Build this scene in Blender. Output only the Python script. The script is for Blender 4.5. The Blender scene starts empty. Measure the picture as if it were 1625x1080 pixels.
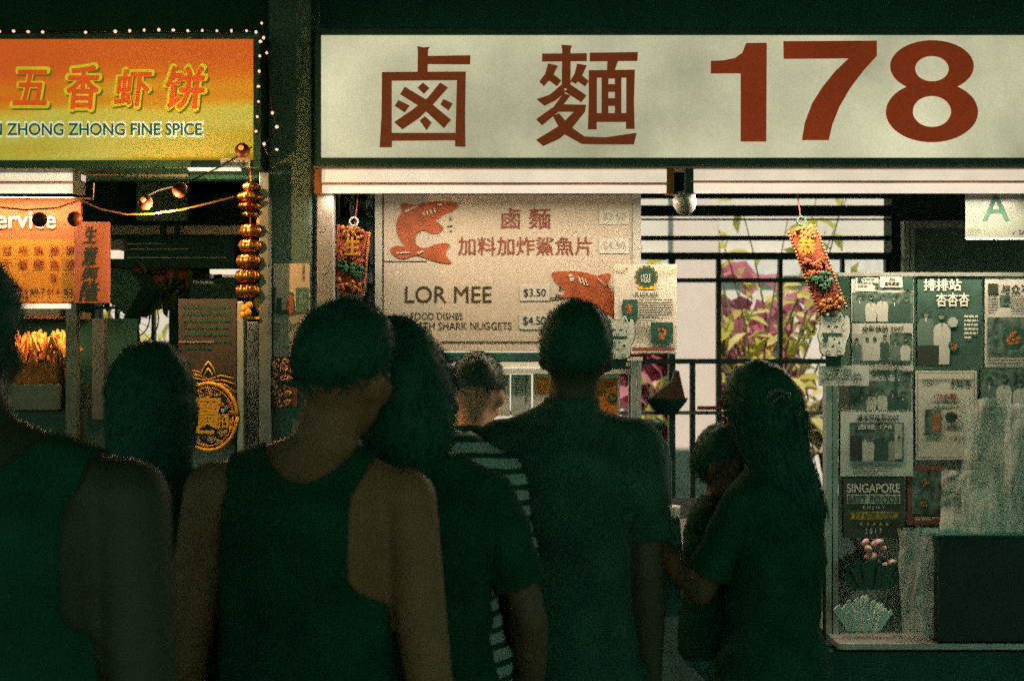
import bpy, bmesh, math, random
import numpy as np
from mathutils import Vector, Matrix, Euler, noise
random.seed(7)
S = bpy.context.scene
COL = S.collection
R = math.radians
# ------------------------------------------------------------------ camera, sky, sun, exposure
FPX, CXP, HOR, CAMZ = 2160.0, 812.5, 575.0, 1.6
cd = bpy.data.cameras.new('camera'); cam = bpy.data.objects.new('camera', cd); COL.objects.link(cam)
cam.location = (0, 0, CAMZ); cam.rotation_euler = (R(90), 0, 0)
cd.sensor_width = 36; cd.lens = 36 * FPX / 1625; cd.shift_y = (HOR - 540) / 1625
cd.clip_end = 500; cd.clip_start = 0.05
cd.dof.use_dof = True; cd.dof.focus_distance = 4.7; cd.dof.aperture_fstop = 3.6
S.camera = cam
SUN_EL, SUN_AZ = 52.0, 180.0
w = bpy.data.worlds.new('World'); S.world = w; w.use_nodes = True
nt = w.node_tree; nt.nodes.clear()
sky = nt.nodes.new('ShaderNodeTexSky'); sky.sky_type = 'NISHITA'; sky.sun_disc = False
sky.sun_elevation = R(SUN_EL); sky.sun_rotation = R(SUN_AZ)
tint = nt.nodes.new('ShaderNodeMix'); tint.data_type = 'RGBA'; tint.blend_type = 'MULTIPLY'; tint.inputs[0].default_value = 1
tint.inputs[7].default_value = (0.42, 0.86, 0.53, 1)
bg = nt.nodes.new('ShaderNodeBackground'); bg.inputs[1].default_value = 0.15
ow = nt.nodes.new('ShaderNodeOutputWorld')
nt.links.new(sky.outputs[0], tint.inputs[6]); nt.links.new(tint.outputs[2], bg.inputs[0]); nt.links.new(bg.outputs[0], ow.inputs[0])
sl = bpy.data.lights.new('sun', 'SUN'); sl.energy = 5.0; sl.angle = R(0.5); sl.color = (1.0, 0.80, 0.70)
so = bpy.data.objects.new('sun', sl); COL.objects.link(so)
so.rotation_euler = (R(90 - SUN_EL), 0, R(0))       # shines towards +Y and down, from behind the camera
S.view_settings.view_transform = 'Standard'; S.view_settings.look = 'None'
S.view_settings.exposure = 0.0; S.view_settings.gamma = 1.0
S.cycles.max_bounces = 6; S.cycles.transparent_max_bounces = 12; S.cycles.caustics_reflective = False; S.cycles.caustics_refractive = False
S.cycles.sample_clamp_indirect = 3.0
S.cycles.use_denoising = False; S.cycles.use_adaptive_sampling = True; S.cycles.adaptive_threshold = .11; S.cycles.adaptive_min_samples = 16
def area_lamp(name, x0, x1, y, z, power, col, tilt=0.0, depth=0.05):
    l = bpy.data.lights.new(name, 'AREA'); l.shape = 'RECTANGLE'; l.size = x1 - x0; l.size_y = depth
    l.energy = power; l.color = col
    o = bpy.data.objects.new(name, l); COL.objects.link(o); o.location = ((x0 + x1) / 2, y, z); o.rotation_euler = (R(tilt), 0, 0)
    return o
# ------------------------------------------------------------------ helpers
def X(px, Y): return (px - CXP) / FPX * Y
def Z(py, Y): return CAMZ - (py - HOR) / FPX * Y
def lin(r, g, b):
    f = lambda c: (c / 255 / 12.92) if c <= 10 else ((c / 255 + .055) / 1.055) ** 2.4
    return (f(r), f(g), f(b))
MATS = {}
def M(key, col=(.5, .5, .5), rough=.6, metal=0, var=.15, sc=9, emit=None, es=1.0, bump=0, bsc=60, grain=0, gsc=260, trans=0, spec=.4, alpha=1, sheen=0):
    if key in MATS: return MATS[key]
    m = bpy.data.materials.new(key); m.use_nodes = True; t = m.node_tree; N = t.nodes; L = t.links
    b = N['Principled BSDF']; b.inputs['Roughness'].default_value = rough; b.inputs['Metallic'].default_value = metal
    b.inputs['Specular IOR Level'].default_value = spec
    tc = N.new('ShaderNodeTexCoord'); n = N.new('ShaderNodeTexNoise'); n.inputs['Scale'].default_value = sc; n.inputs['Detail'].default_value = 6
    L.new(tc.outputs['Object'], n.inputs['Vector'])
    mr = N.new('ShaderNodeMapRange'); mr.inputs[1].default_value = .3; mr.inputs[2].default_value = .7
    mr.inputs[3].default_value = 1 - var; mr.inputs[4].default_value = 1 + var * .6
    L.new(n.outputs[0], mr.inputs[0]); fac = mr.outputs[0]
    if grain:
        g = N.new('ShaderNodeTexNoise'); g.inputs['Scale'].default_value = gsc; g.inputs['Detail'].default_value = 3
        L.new(tc.outputs['Object'], g.inputs['Vector'])
        m2 = N.new('ShaderNodeMapRange'); m2.inputs[1].default_value = .3; m2.inputs[2].default_value = .7
        m2.inputs[3].default_value = 1 - grain; m2.inputs[4].default_value = 1 + grain
        L.new(g.outputs[0], m2.inputs[0]); mm = N.new('ShaderNodeMath'); mm.operation = 'MULTIPLY'
        L.new(fac, mm.inputs[0]); L.new(m2.outputs[0], mm.inputs[1]); fac = mm.outputs[0]
    vm = N.new('ShaderNodeVectorMath'); vm.operation = 'SCALE'; vm.inputs[0].default_value = emit or col
    L.new(fac, vm.inputs['Scale'])
    if emit:
        b.inputs['Base Color'].default_value = (*col, 1)
        L.new(vm.outputs[0], b.inputs['Emission Color']); b.inputs['Emission Strength'].default_value = es
    else:
        L.new(vm.outputs[0], b.inputs['Base Color'])
    if bump:
        bn = N.new('ShaderNodeTexNoise'); bn.inputs['Scale'].default_value = bsc; bn.inputs['Detail'].default_value = 4
        L.new(tc.outputs['Object'], bn.inputs['Vector']); bp = N.new('ShaderNodeBump'); bp.inputs['Strength'].default_value = bump
        bp.inputs['Distance'].default_value = .01; L.new(bn.outputs[0], bp.inputs['Height']); L.new(bp.outputs[0], b.inputs['Normal'])
    if trans: b.inputs['Transmission Weight'].default_value = trans
    if alpha < 1: b.inputs['Alpha'].default_value = alpha
    if sheen: b.inputs['Sheen Weight'].default_value = sheen
    MATS[key] = m; return m
def tag(o, label=None, cat=None, group=None, kind=None):
    for k, v in (('label', label), ('category', cat), ('group', group), ('kind', kind)):
        if v: o[k] = v
    return o
def wloc(o):
    v = Vector((0, 0, 0))
    while o is not None: v += o.location; o = o.parent
    return v
def thing(name, loc, label, cat, group=None, rz=0):
    o = bpy.data.objects.new(name, None); COL.objects.link(o); o.location = loc; o.rotation_euler = (0, 0, rz)
    o.empty_display_size = .05
    return tag(o, label, cat, group)
def link(name, me, mat, parent=None, smooth=False, local=False):
    o = bpy.data.objects.new(name, me); COL.objects.link(o)
    if mat and not me.materials: me.materials.append(mat)
    if parent is not None:
        o.parent = parent
        if not local: me.transform(Matrix.Translation(-wloc(parent)))
    elif not local and len(me.vertices):
        co = np.empty(len(me.vertices) * 3); me.vertices.foreach_get('co', co); co = co.reshape(-1, 3)
        a, b = co.min(0), co.max(0); c = Vector(((a[0] + b[0]) / 2, (a[1] + b[1]) / 2, a[2]))
        me.transform(Matrix.Translation(-c)); o.location = c
    if smooth:
        for p in me.polygons: p.use_smooth = True
    return o
class MB:
    def __init__(s): s.bm = bmesh.new()
    def box(s, x0, x1, y0, y1, z0, z1, bev=0):
        r = bmesh.ops.create_cube(s.bm, size=1); vs = r['verts']
        for v in vs: v.co = ((x0 + x1) / 2 + v.co.x * (x1 - x0), (y0 + y1) / 2 + v.co.y * (y1 - y0), (z0 + z1) / 2 + v.co.z * (z1 - z0))
        if bev:
            es = list({e for v in vs for e in v.link_edges})
            bmesh.ops.bevel(s.bm, geom=es, offset=bev, segments=2, affect='EDGES', profile=.5)
        return s
    def pb(s, a, b, c, d, Y, th=.02, bev=0):           # a box whose front face covers picture box a,b,c,d at depth Y
        return s.box(X(a, Y), X(c, Y), Y, Y + th, Z(d, Y), Z(b, Y), bev)
    def poly(s, pts, y0, y1):                            # outline in x,z, thickness from y0 (front) to y1
        f = [s.bm.verts.new((p[0], y0, p[1])) for p in pts]; k = [s.bm.verts.new((p[0], y1, p[1])) for p in pts]
        n = len(pts)
        try: s.bm.faces.new(f); s.bm.faces.new(k[::-1])
        except ValueError: pass
        for i in range(n):
            s.bm.faces.new((f[i], k[i], k[(i + 1) % n], f[(i + 1) % n]))
        return s
    def tube(s, path, rad, seg=8, cap=True):
        path = [Vector(p) for p in path]; n = len(path)
        rad = rad if hasattr(rad, '__len__') else [rad] * n
        rings = []; prev = None
        for i, p in enumerate(path):
            d = (path[min(i + 1, n - 1)] - path[max(i - 1, 0)])
            d = d.normalized() if d.length > 1e-9 else Vector((0, 0, 1))
            u = prev - d * prev.dot(d) if prev is not None else d.orthogonal()
            if u.length < 1e-6: u = d.orthogonal()
            u.normalize(); prev = u; v = d.cross(u)
            rings.append([s.bm.verts.new(p + (u * math.cos(2 * math.pi * k / seg) + v * math.sin(2 * math.pi * k / seg)) * rad[i]) for k in range(seg)])
        for i in range(n - 1):
            for k in range(seg):
                s.bm.faces.new((rings[i][k], rings[i][(k + 1) % seg], rings[i + 1][(k + 1) % seg], rings[i + 1][k]))
        if cap: s.bm.faces.new(rings[0][::-1]); s.bm.faces.new(rings[-1])
        return s
    def lathe(s, prof, c, seg=20, rib=0, ribn=8, axis='z'):
        rings = []
        for r, h in prof:
            ring = []
            for k in range(seg):
                a = 2 * math.pi * k / seg; rr = r * (1 + rib * math.cos(a * ribn))
                q = (rr * math.cos(a), rr * math.sin(a), h) if axis == 'z' else (rr * math.cos(a), h, rr * math.sin(a))
                ring.append(s.bm.verts.new((c[0] + q[0], c[1] + q[1], c[2] + q[2])))
            rings.append(ring)
        for i in range(len(rings) - 1):
            for k in range(seg): s.bm.faces.new((rings[i][k], rings[i][(k + 1) % seg], rings[i + 1][(k + 1) % seg], rings[i + 1][k]))
        s.bm.faces.new(rings[0][::-1]); s.bm.faces.new(rings[-1]); return s
    def ell(s, c, r, rot=None, u=14, v=10):
        q = bmesh.ops.create_uvsphere(s.bm, u_segments=u, v_segments=v, radius=1)
        m = Matrix.Translation(c) @ ((rot or Matrix()).to_4x4() if rot else Matrix()) @ Matrix.Diagonal((*r, 1))
        bmesh.ops.transform(s.bm, matrix=m, verts=q['verts']); return s
    def loft(s, rings, seg=20):                          # rings: (cx, cy, z, rx, ry)
        rr = [[s.bm.verts.new((c[0] + c[3] * math.cos(2 * math.pi * k / seg), c[1] + c[4] * math.sin(2 * math.pi * k / seg), c[2])) for k in range(seg)] for c in rings]
        for i in range(len(rr) - 1):
            for k in range(seg): s.bm.faces.new((rr[i][k], rr[i][(k + 1) % seg], rr[i + 1][(k + 1) % seg], rr[i + 1][k]))
        s.bm.faces.new(rr[0][::-1]); s.bm.faces.new(rr[-1]); return s
    def quad(s, a, b, c, d): s.bm.faces.new([s.bm.verts.new(p) for p in (a, b, c, d)]); return s
    def mesh(s, name='mesh', fix=True):
        if fix: bmesh.ops.recalc_face_normals(s.bm, faces=s.bm.faces[:])
        me = bpy.data.meshes.new(name); s.bm.to_mesh(me); s.bm.free(); return me
    def build(s, name, mat, parent=None, smooth=False, local=False, fix=True):
        return link(name, s.mesh(name, fix), mat, parent, smooth, local)
def curve_mesh(cu):
    o = bpy.data.objects.new('tmp', cu); COL.objects.link(o)
    dg = bpy.context.evaluated_depsgraph_get(); me = bpy.data.meshes.new_from_object(o.evaluated_get(dg))
    bpy.data.objects.remove(o); bpy.data.curves.remove(cu); return me
def text(name, s, box, Y, mat, parent, bold=0.0, shear=0.0, ls=.9):
    cu = bpy.data.curves.new('tmp', 'FONT'); cu.body = s; cu.size = 1; cu.shear = shear; cu.space_line = ls
    cu.align_x = 'CENTER' if '\n' in s else 'LEFT'; cu.resolution_u = 4
    me = curve_mesh(cu); n = len(me.vertices)
    if n == 0: return None
    co = np.empty(n * 3); me.vertices.foreach_get('co', co); co = co.reshape(-1, 3)
    a, b = co[:, :2].min(0), co[:, :2].max(0)
    x0, x1, z0, z1 = X(box[0], Y), X(box[2], Y), Z(box[3], Y), Z(box[1], Y)
    out = np.empty_like(co)
    out[:, 0] = x0 + (co[:, 0] - a[0]) / max(b[0] - a[0], 1e-6) * (x1 - x0); out[:, 1] = Y
    out[:, 2] = z0 + (co[:, 1] - a[1]) / max(b[1] - a[1], 1e-6) * (z1 - z0)
    me.vertices.foreach_set('co', out.ravel()); me.update(); me.materials.clear()
    if bold:                                             # heavier strokes: a few copies side by side, each a hair proud of the last
        d = bold * (z1 - z0) / (s.count('\n') + 1) * .9; bmx = bmesh.new()
        for i, (ax, az) in enumerate(((0, 0), (1, 0), (-1, 0), (0, 1), (0, -1), (.7, .7), (-.7, .7), (.7, -.7), (-.7, -.7))):
            c = me.copy(); c.transform(Matrix.Translation((ax * d, -i * .00006, az * d))); bmx.from_mesh(c); bpy.data.meshes.remove(c)
        bmx.to_mesh(me); bmx.free()
    return link(name, me, mat, parent)
def shape(name, polys, Y, mat, parent, holes=True, th=.003):
    """polys: list of [outline, hole, hole...] in picture units at depth Y -> one mesh, each group a little prouder than the last."""
    bmf = bmesh.new()
    for i, grp in enumerate(polys):
        cu = bpy.data.curves.new('tmp', 'CURVE'); cu.dimensions = '2D'; cu.fill_mode = 'BOTH'; cu.extrude = th / 2
        for pts in grp:
            sp = cu.splines.new('POLY'); sp.points.add(len(pts) - 1); sp.use_cyclic_u = True
            for p, q in zip(sp.points, pts): p.co = (X(q[0], Y), Z(q[1], Y), 0, 1)
        me = curve_mesh(cu)
        for v in me.vertices: v.co = (v.co.x, Y - v.co.z - th / 2 - i * .0003, v.co.y)
        bmf.from_mesh(me); bpy.data.meshes.remove(me)
    me = bpy.data.meshes.new(name); bmf.to_mesh(me); bmf.free()
    return link(name, me, mat, parent)
def arc(cx, cy, rx, ry, a0=0, a1=360, n=40):
    return [(cx + rx * math.cos(R(a0 + (a1 - a0) * i / n)), cy + ry * math.sin(R(a0 + (a1 - a0) * i / n))) for i in range(n + (0 if a1 - a0 == 360 else 1))]
def smooth_pts(pts, it=2):
    for _ in range(it):
        q = []
        for i in range(len(pts)):
            a, b = pts[i], pts[(i + 1) % len(pts)]
            q += [(a[0] * .75 + b[0] * .25, a[1] * .75 + b[1] * .25), (a[0] * .25 + b[0] * .75, a[1] * .25 + b[1] * .75)]
        pts = q
    return pts
def zz(pts, s, ox, oy): return [(p[0] * s + ox, p[1] * s + oy) for p in pts]

# ------------------------------------------------------------------ materials
concrete = M('dark_concrete', (.045, .085, .066), .85, var=.3, sc=5, bump=.3)
ceilm = M('ceiling_paint', (.008, .085, .062), .9, var=.2)
dfr = M('dark_green_frame', (.03, .095, .068), .5, var=.3, sc=14)
winfr = M('window_paint', (.02, .075, .05), .5, var=.25, sc=20)
steel = M('brushed_steel', (.40, .39, .35), .42, .55, var=.25, sc=18)
steeld = M('dull_steel', (.21, .22, .195), .5, .35, var=.3, sc=14)
white = M('white_paint', (.72, .68, .60), .5, var=.12)
black = M('black_plastic', (.012, .06, .045), .5, var=.3)
blk2 = M('near_black', (.008, .075, .05), .7, var=.3)
wirem = M('cable_dark', (.02, .03, .025), .5)
tubem = M('tube_glow', (.8, .75, .68), .4, var=.05, emit=lin(238, 218, 197), es=1.0, grain=.04)
redink = M('red_brown_ink', (.20, .035, .012), .6, var=.18, grain=.2, gsc=300)
darkink = M('dark_brown_ink', (.055, .035, .014), .6, var=.1)
greenink = M('dark_green_ink', (.02, .075, .05), .7, var=.2, sc=30)
paper = M('warm_paper', (.66, .58, .49), .7, var=.1, sc=6, grain=.1)
papern = M('newsprint', (.50, .49, .43), .8, var=.22, sc=12, grain=.14)
paperg = M('grey_laminate', (.52, .55, .49), .45, var=.15, sc=10, grain=.12)
gold = M('gold_foil', (.50, .21, .03), .28, 1, var=.4, sc=25, bump=.5, bsc=40)
goldp = M('gold_paint', (1.0, .45, .03), .45, .05, var=.3, sc=40)
orangep = M('orange_print', (.72, .20, .03), .6, var=.25, sc=25, grain=.1)
redfab = M('red_fabric', (.27, .05, .016), .8, var=.5, sc=50, bump=.5, bsc=90)

# ------------------------------------------------------------------ setting
def struct(name, mb, mat): return tag(mb.build(name, mat), kind='structure')
struct('ground', MB().box(-60, 60, -60, 90, -.3, -.02), M('ground', (.10, .11, .085), .9, var=.3, sc=2, bump=.3))
struct('hall_floor', MB().box(-9, 9, -5, 7.1, -.02, 0), M('floor_tile', (.09, .12, .10), .5, var=.3, sc=3))
struct('ceiling', MB().box(-9, 9, -2.6, 7.15, 3.2, 3.4), ceilm)
YS = 4.45                                                # front plane of the two stalls
t = thing('fascia_wall', (0, YS + .18, 2.2), 'dark green fascia wall above the stall signs', 'wall')
m = MB().box(-9, 9, YS + .16, YS + .30, Z(248, YS), 3.19); m.build('wall_panel', ceilm, t)
MB().box(-9, 9, YS + .10, YS + .16, 2.86, 2.90).build('ledge', dfr, t)
# pillar between the stalls
px0, px1 = X(428, YS), X(497, YS)
t = thing('pillar', ((px0 + px1) / 2, YS + .2, 0), 'dark green concrete pillar between the two stalls', 'pillar')
MB().box(px0, px1, YS - .03, YS + .40, 0, 3.19, .008).build('shaft', M('pillar_paint', (.10, .17, .135), .8, var=.35, sc=4, bump=.3), t)
# partition and rear walls of the stalls
YB = 7.0
t = tag(MB().box(X(440, YS), X(470, YS), YS + .41, YB, 0, 3.19).build('partition_wall', M('partition', (.30, .31, .26), .8, var=.2)), 'grey partition wall running back between the two stalls', 'wall')

# ---------- rear window wall of the main stall (Y = 7) : posts and bars around real openings
t = thing('rear_wall', (X(1200, YB), YB, 0), 'dark green rear wall of the noodle stall around its barred window', 'wall')
wl, wr, wtp, wbt = X(560, YB), X(1415, YB), Z(308, YB), Z(790, YB)
MB().box(wr, 4.5, YB, YB + .15, 0, 3.19).build('wall_panel', M('rear_paint', (.07, .14, .105), .7, var=.3, sc=5), t)
MB().box(X(300, YB) , wr, YB, YB + .15, wtp, 3.19).build('lintel', ceilm, t)
MB().box(X(560, YB), wr, YB, YB + .15, 0, wbt).build('sill_wall', M('sill_wall', (.35, .33, .28), .7, var=.2), t)
MB().box(-1.2, wl, YB, YB + .15, 0, wtp).build('wall_panel', blk2, t)
t = thing('barred_window', (X(1200, YB), YB + .02, wbt), 'wide dark green barred window with louvres at the back of the stall', 'window')
m = MB()
for a, b, th in ((308, 314, .02), (325, 342, .02), (346, 348.5, .02), (373.5, 380.5, .02), (400, 411, .025)):
    m.box(wl, wr, YB + .02, YB + .02 + th, Z(b, YB), Z(a, YB))
m.build('louvres', winfr, t)
m = MB()
for a, b in ((1139, 1146), (1238, 1244), (1338, 1343), (1063, 1073), (960, 968), (860, 868), (760, 768), (1408, 1415)):
    m.box(X(a, YB), X(b, YB), YB + .03, YB + .075, wbt, Z(400, YB))
m.build('mullions', winfr, t)
m = MB()
for a, b in ((569, 577), (441, 447)): m.box(wl, wr, YB + .012, YB + .07, Z(b, YB), Z(a, YB))
m.build('cross_rail', winfr, t)
MB().box(wl, wr, YB - .05, YB + .06, Z(657, YB), Z(652, YB)).build('rail', steeld, t)
MB().box(X(1096, YB), X(1104, YB), YB + .01, YB + .05, wbt, Z(570, YB)).build('mullion', winfr, t)
# white column outside behind the window
Y1 = 9.0
tag(MB().box(X(1068, Y1), X(1141, Y1), Y1, Y1 + .3, 0, 3.0, .01).build('outside_column', M('column_paint', (.70, .64, .57), .6, var=.05, emit=None)), 'plain white column standing outside behind the barred window', 'column')
# outside building and plants
Y2 = 15.0
t = thing('white_building', (1.2, Y2, 0), 'sunlit white building wall far behind the window plants', 'building')
MB().box(-9, 12, Y2, Y2 + .3, 0, 6.5).build('wall', M('sunlit_wall', (.66, .60, .53), .8, var=.1, sc=1.5), t)
for i in (0, 1, 5, 6):
    for k in range(2):
        MB().box(-6 + i * 2.6, -5.1 + i * 2.6, Y2 - .02, Y2 + .1, .9 + k * 2.6, 2.0 + k * 2.6).build('window', M('far_glass', (.40, .42, .40), .3, var=.2), t)
MB().box(-9, 12, Y2 - .12, Y2 - .001, 2.55, 2.75).build('ledge', M('ledge', (.62, .6, .56), .8), t)
def leaf(bm, p, d, up, L, W):
    d = d.normalized(); s = d.cross(up)
    s = s.normalized() if s.length > 1e-4 else d.orthogonal().normalized()
    n = s.cross(d) * (W * .28)
    a = bm.verts.new(p); b1 = bm.verts.new(p + d * L * .3 + s * W * .42 + n); b2 = bm.verts.new(p + d * L * .68 + s * W * .38 + n)
    c1 = bm.verts.new(p + d * L * .3 - s * W * .42 + n); c2 = bm.verts.new(p + d * L * .68 - s * W * .38 + n)
    m1 = bm.verts.new(p + d * L * .5); e = bm.verts.new(p + d * L - n * .8)
    bm.faces.new((a, m1, b2, b1)); bm.faces.new((a, c1, c2, m1)); bm.faces.new((m1, e, b2)); bm.faces.new((m1, c2, e))
def plant(name, label, cat, x, y, h, spread, nb, nl, lmat, L, W, seed, z0=.4, group=None, twig=.009, droop=.1):
    rg = random.Random(seed); tr = thing(name, (x, y, 0), label, cat, group)
    tm = MB(); lf = MB(); tips = []
    tm.tube([(x, y, -.05), (x + rg.uniform(-.05, .05), y, h * .25), (x, y, h * .5)], [.035, .03, .02], 8)
    for i in range(nb):
        a = rg.uniform(0, 6.28); z = h * rg.uniform(.15, .5)
        e = Vector((x + math.cos(a) * spread * rg.uniform(.3, 1), y + math.sin(a) * spread * .6 * rg.uniform(.3, 1), z0 + (h - z0) * rg.uniform(.15, 1)))
        b = Vector((x, y, z)); c = (b + e) / 2 + Vector((rg.uniform(-.1, .1), rg.uniform(-.1, .1), rg.uniform(.05, .2)))
        path = [b, (b + c) / 2 + Vector((0, 0, .04)), c, (c + e) / 2 + Vector((0, 0, .05)), e]
        tm.tube(path, [twig * 1.5, twig * 1.2, twig, twig * .7, twig * .4], 5)
        for k in range(nl):
            f = rg.uniform(.3, 1) * 4; j = min(int(f), 3); p = path[j].lerp(path[j + 1], f - j)
            d = Vector((rg.gauss(0, 1), rg.gauss(0, .8), rg.gauss(.15, .7) - droop)); ss = rg.uniform(.6, 1.25)
            leaf(lf.bm, p, d, Vector((rg.gauss(0, .5), -.6, 1)).normalized(), L * ss, W * ss)
    tm.build('trunk', M('twig_bark', (.16, .13, .09), .9, var=.3), tr); lf.build('crown', lmat, tr, fix=False)
    return tr
def leafmat(key, c1, c2, tr=.6):
    m = M(key, c1, .45, var=.0); t = m.node_tree; N = t.nodes; L = t.links; b = N['Principled BSDF']
    oi = N.new('ShaderNodeNewGeometry'); cr = N.new('ShaderNodeValToRGB'); cr.color_ramp.elements[0].color = (*c1, 1); cr.color_ramp.elements[1].color = (*c2, 1)
    L.new(oi.outputs['Random Per Island'], cr.inputs[0]); L.new(cr.outputs[0], b.inputs['Base Color'])
    tn = N.new('ShaderNodeBsdfTranslucent'); L.new(cr.outputs[0], tn.inputs[0]); mx = N.new('ShaderNodeMixShader'); mx.inputs[0].default_value = tr
    L.new(b.outputs[0], mx.inputs[1]); L.new(tn.outputs[0], mx.inputs[2]); L.new(mx.outputs[0], N['Material Output'].inputs[0]); return m
yg = leafmat('yellow_green_leaf', (.62, .60, .06), (.9, .85, .40))
pale = leafmat('pale_leaf', (.62, .64, .30), (.9, .86, .70))
mag = leafmat('magenta_bract', (.58, .20, .27), (.74, .36, .43))
dgl = leafmat('deep_green_leaf', (.05, .14, .05), (.22, .30, .06))
def PXp(px, y): return X(px, y)
plant('flowering_shrub', 'magenta flowering shrub seen through the middle window pane', 'shrub', PXp(1205, 10.2), 10.2, 2.25, .55, 24, 11, mag, .32, .30, 3, .5)
plant('flowering_shrub', 'magenta flowering shrub seen behind the dark bowl', 'shrub', PXp(1035, 10.0), 10.0, 1.85, .34, 16, 9, mag, .30, .27, 5, .5)
plant('leafy_plant', 'yellow green leafy plant in front of the magenta flowers', 'plant', PXp(1195, 9.7), 9.7, 2.25, .45, 10, 6, yg, .20, .075, 11, .9)
plant('leafy_plant', 'pale yellow leafy plant behind the right end of the window', 'plant', PXp(1315, 9.8), 9.8, 2.3, .42, 16, 9, pale, .19, .07, 13, .5)
plant('leafy_plant', 'thin yellow leafed plant peeking below the dark bowl', 'plant', PXp(1040, 9.7), 9.7, 1.5, .25, 10, 8, yg, .15, .07, 19, .5)
plant('young_tree', 'young tree with sparse yellow leaves showing through the top louvres', 'tree', PXp(1210, 9.6), 9.6, 3.0, 1.2, 18, 9, yg, .17, .075, 23, 2.0, twig=.007)
# ------------------------------------------------------------------ main stall sign
SY = 4.33
t = thing('stall_sign', (X(1100, SY), SY + .1, Z(262, SY)), 'big lit cream sign with two red brown characters and 178', 'sign')
x0, x1, zt, zb = X(503, SY), X(1690, SY), Z(44, SY), Z(262, SY)
m = MB(); m.box(x0, x1, SY, SY + .14, Z(55, SY), zt, .003).box(x0, x1, SY, SY + .14, zb, Z(250, SY), .003).box(x0, X(509, SY), SY, SY + .14, Z(249.5, SY), Z(55.5, SY))
m.build('sign_frame', dfr, t)
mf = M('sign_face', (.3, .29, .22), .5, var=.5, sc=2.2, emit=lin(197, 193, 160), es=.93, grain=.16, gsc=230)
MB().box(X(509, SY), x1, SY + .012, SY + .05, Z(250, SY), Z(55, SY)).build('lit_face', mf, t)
sg = M('sign_letters', (.2, .03, .01), .6, var=.25, sc=3, emit=lin(118, 44, 18), es=.9, grain=.3, gsc=230)
sg2 = M('sign_letters_dark', (.1, .03, .01), .6, var=.15, sc=3, emit=lin(98, 42, 18), es=.9, grain=.3, gsc=230)
q, ox = 600 / 1625, 480
lu = [[zz([(492, 200), (520, 205), (547, 203), (540, 216), (538, 315), (495, 315), (496, 215)], q, ox, 0)],
      [zz([(536, 242), (722, 239), (721, 278), (536, 277)], q, ox, 0)],
      [zz([(342, 311), (702, 309), (699, 500), (701, 632), (656, 630), (656, 604), (385, 606), (384, 634), (332, 634), (340, 500)], q, ox, 0), zz([(384, 348), (664, 346), (658, 572), (384, 572)], q, ox, 0)],
      [zz([(440, 374), (540, 434), (639, 516), (608, 552), (518, 468), (420, 406)], q, ox, 0)],
      [zz([(592, 356), (626, 378), (560, 452), (500, 510), (430, 557), (394, 526), (470, 475), (540, 420)], q, ox, 0)],
      [zz([(518, 356), (546, 380), (522, 405), (495, 378)], q, ox, 0)], [zz([(412, 431), (461, 455), (440, 485), (397, 457)], q, ox, 0)],
      [zz([(606, 427), (646, 446), (628, 477), (593, 450)], q, ox, 0)], [zz([(526, 501), (556, 528), (534, 561), (504, 520)], q, ox, 0)]]
shape('character', lu, SY + .0105, sg2, t)
mi = [[(1112, 194), (1158, 197), (1152, 215), (1152, 380), (1114, 382), (1116, 215)], [(1030, 232), (1222, 230), (1222, 264), (1030, 266)],
      [(1056, 274), (1098, 284), (1075, 330), (1038, 372), (1018, 352), (1042, 320)], [(1072, 314), (1112, 348), (1094, 372), (1052, 342)],
      [(1180, 275), (1222, 283), (1205, 320), (1176, 362), (1150, 350), (1170, 318)], [(1190, 316), (1230, 350), (1215, 373), (1165, 340)],
      [(1112, 366), (1132, 396), (1090, 432), (1040, 456), (1006, 428), (1064, 408)], [(1150, 364), (1221, 412), (1198, 441), (1128, 396)],
      [(1122, 402), (1152, 412), (1122, 450), (1219, 452), (1214, 482), (1150, 562), (1100, 600), (1034, 629), (1004, 602), (1110, 538), (1166, 482), (1100, 482), (1030, 540), (1004, 514), (1080, 460)],
      [(1076, 500), (1102, 488), (1150, 545), (1212, 588), (1300, 592), (1436, 572), (1424, 622), (1290, 622), (1200, 620), (1114, 572)],
      [(1234, 229), (1441, 226), (1439, 264), (1234, 266)], [(1310, 262), (1357, 262), (1342, 304), (1308, 304)]]
box = [[(1230, 304), (1428, 302), (1424, 440), (1427, 556), (1390, 556), (1390, 526), (1264, 526), (1264, 558), (1226, 558), (1230, 440)],
       [(1265, 336), (1285, 336), (1285, 488), (1265, 488)], [(1314, 340), (1342, 340), (1342, 364), (1314, 364)],
       [(1314, 397), (1342, 397), (1342, 424), (1314, 424)], [(1314, 457), (1342, 457), (1342, 488), (1314, 488)], [(1370, 336), (1391, 336), (1391, 488), (1370, 488)]]
shape('character', [[zz(p, q, ox, 0)] for p in mi] + [[zz(p, q, ox, 0) for p in box]], SY + .0105, sg2, t)
q, ox = 605 / 1625, 1020
one = [(290, 261), (340, 259), (392, 249), (424, 226), (440, 185), (528, 184), (526, 604), (417, 604), (417, 314), (290, 314)]
sev = [(599, 177), (997, 175), (997, 240), (942, 300), (885, 375), (838, 455), (808, 530), (792, 598), (678, 598), (690, 525), (722, 440), (768, 368), (822, 302), (877, 250), (600, 252)]
e8 = arc(1232, 283, 178, 110, 128, 412, 40); e8b = arc(1232, 478, 196, 129, -56, 236, 44)
shape('numeral', [[zz(one, q, ox, 0)]], SY + .0105, sg, t); shape('numeral', [[zz(sev, q, ox, 0)]], SY + .0105, sg, t)
shape('numeral', [[zz(e8 + e8b, q, ox, 0), zz(arc(1232, 294, 72, 54), q, ox, 0), zz(arc(1232, 476, 82, 66), q, ox, 0)]], SY + .0105, sg, t)
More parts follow.
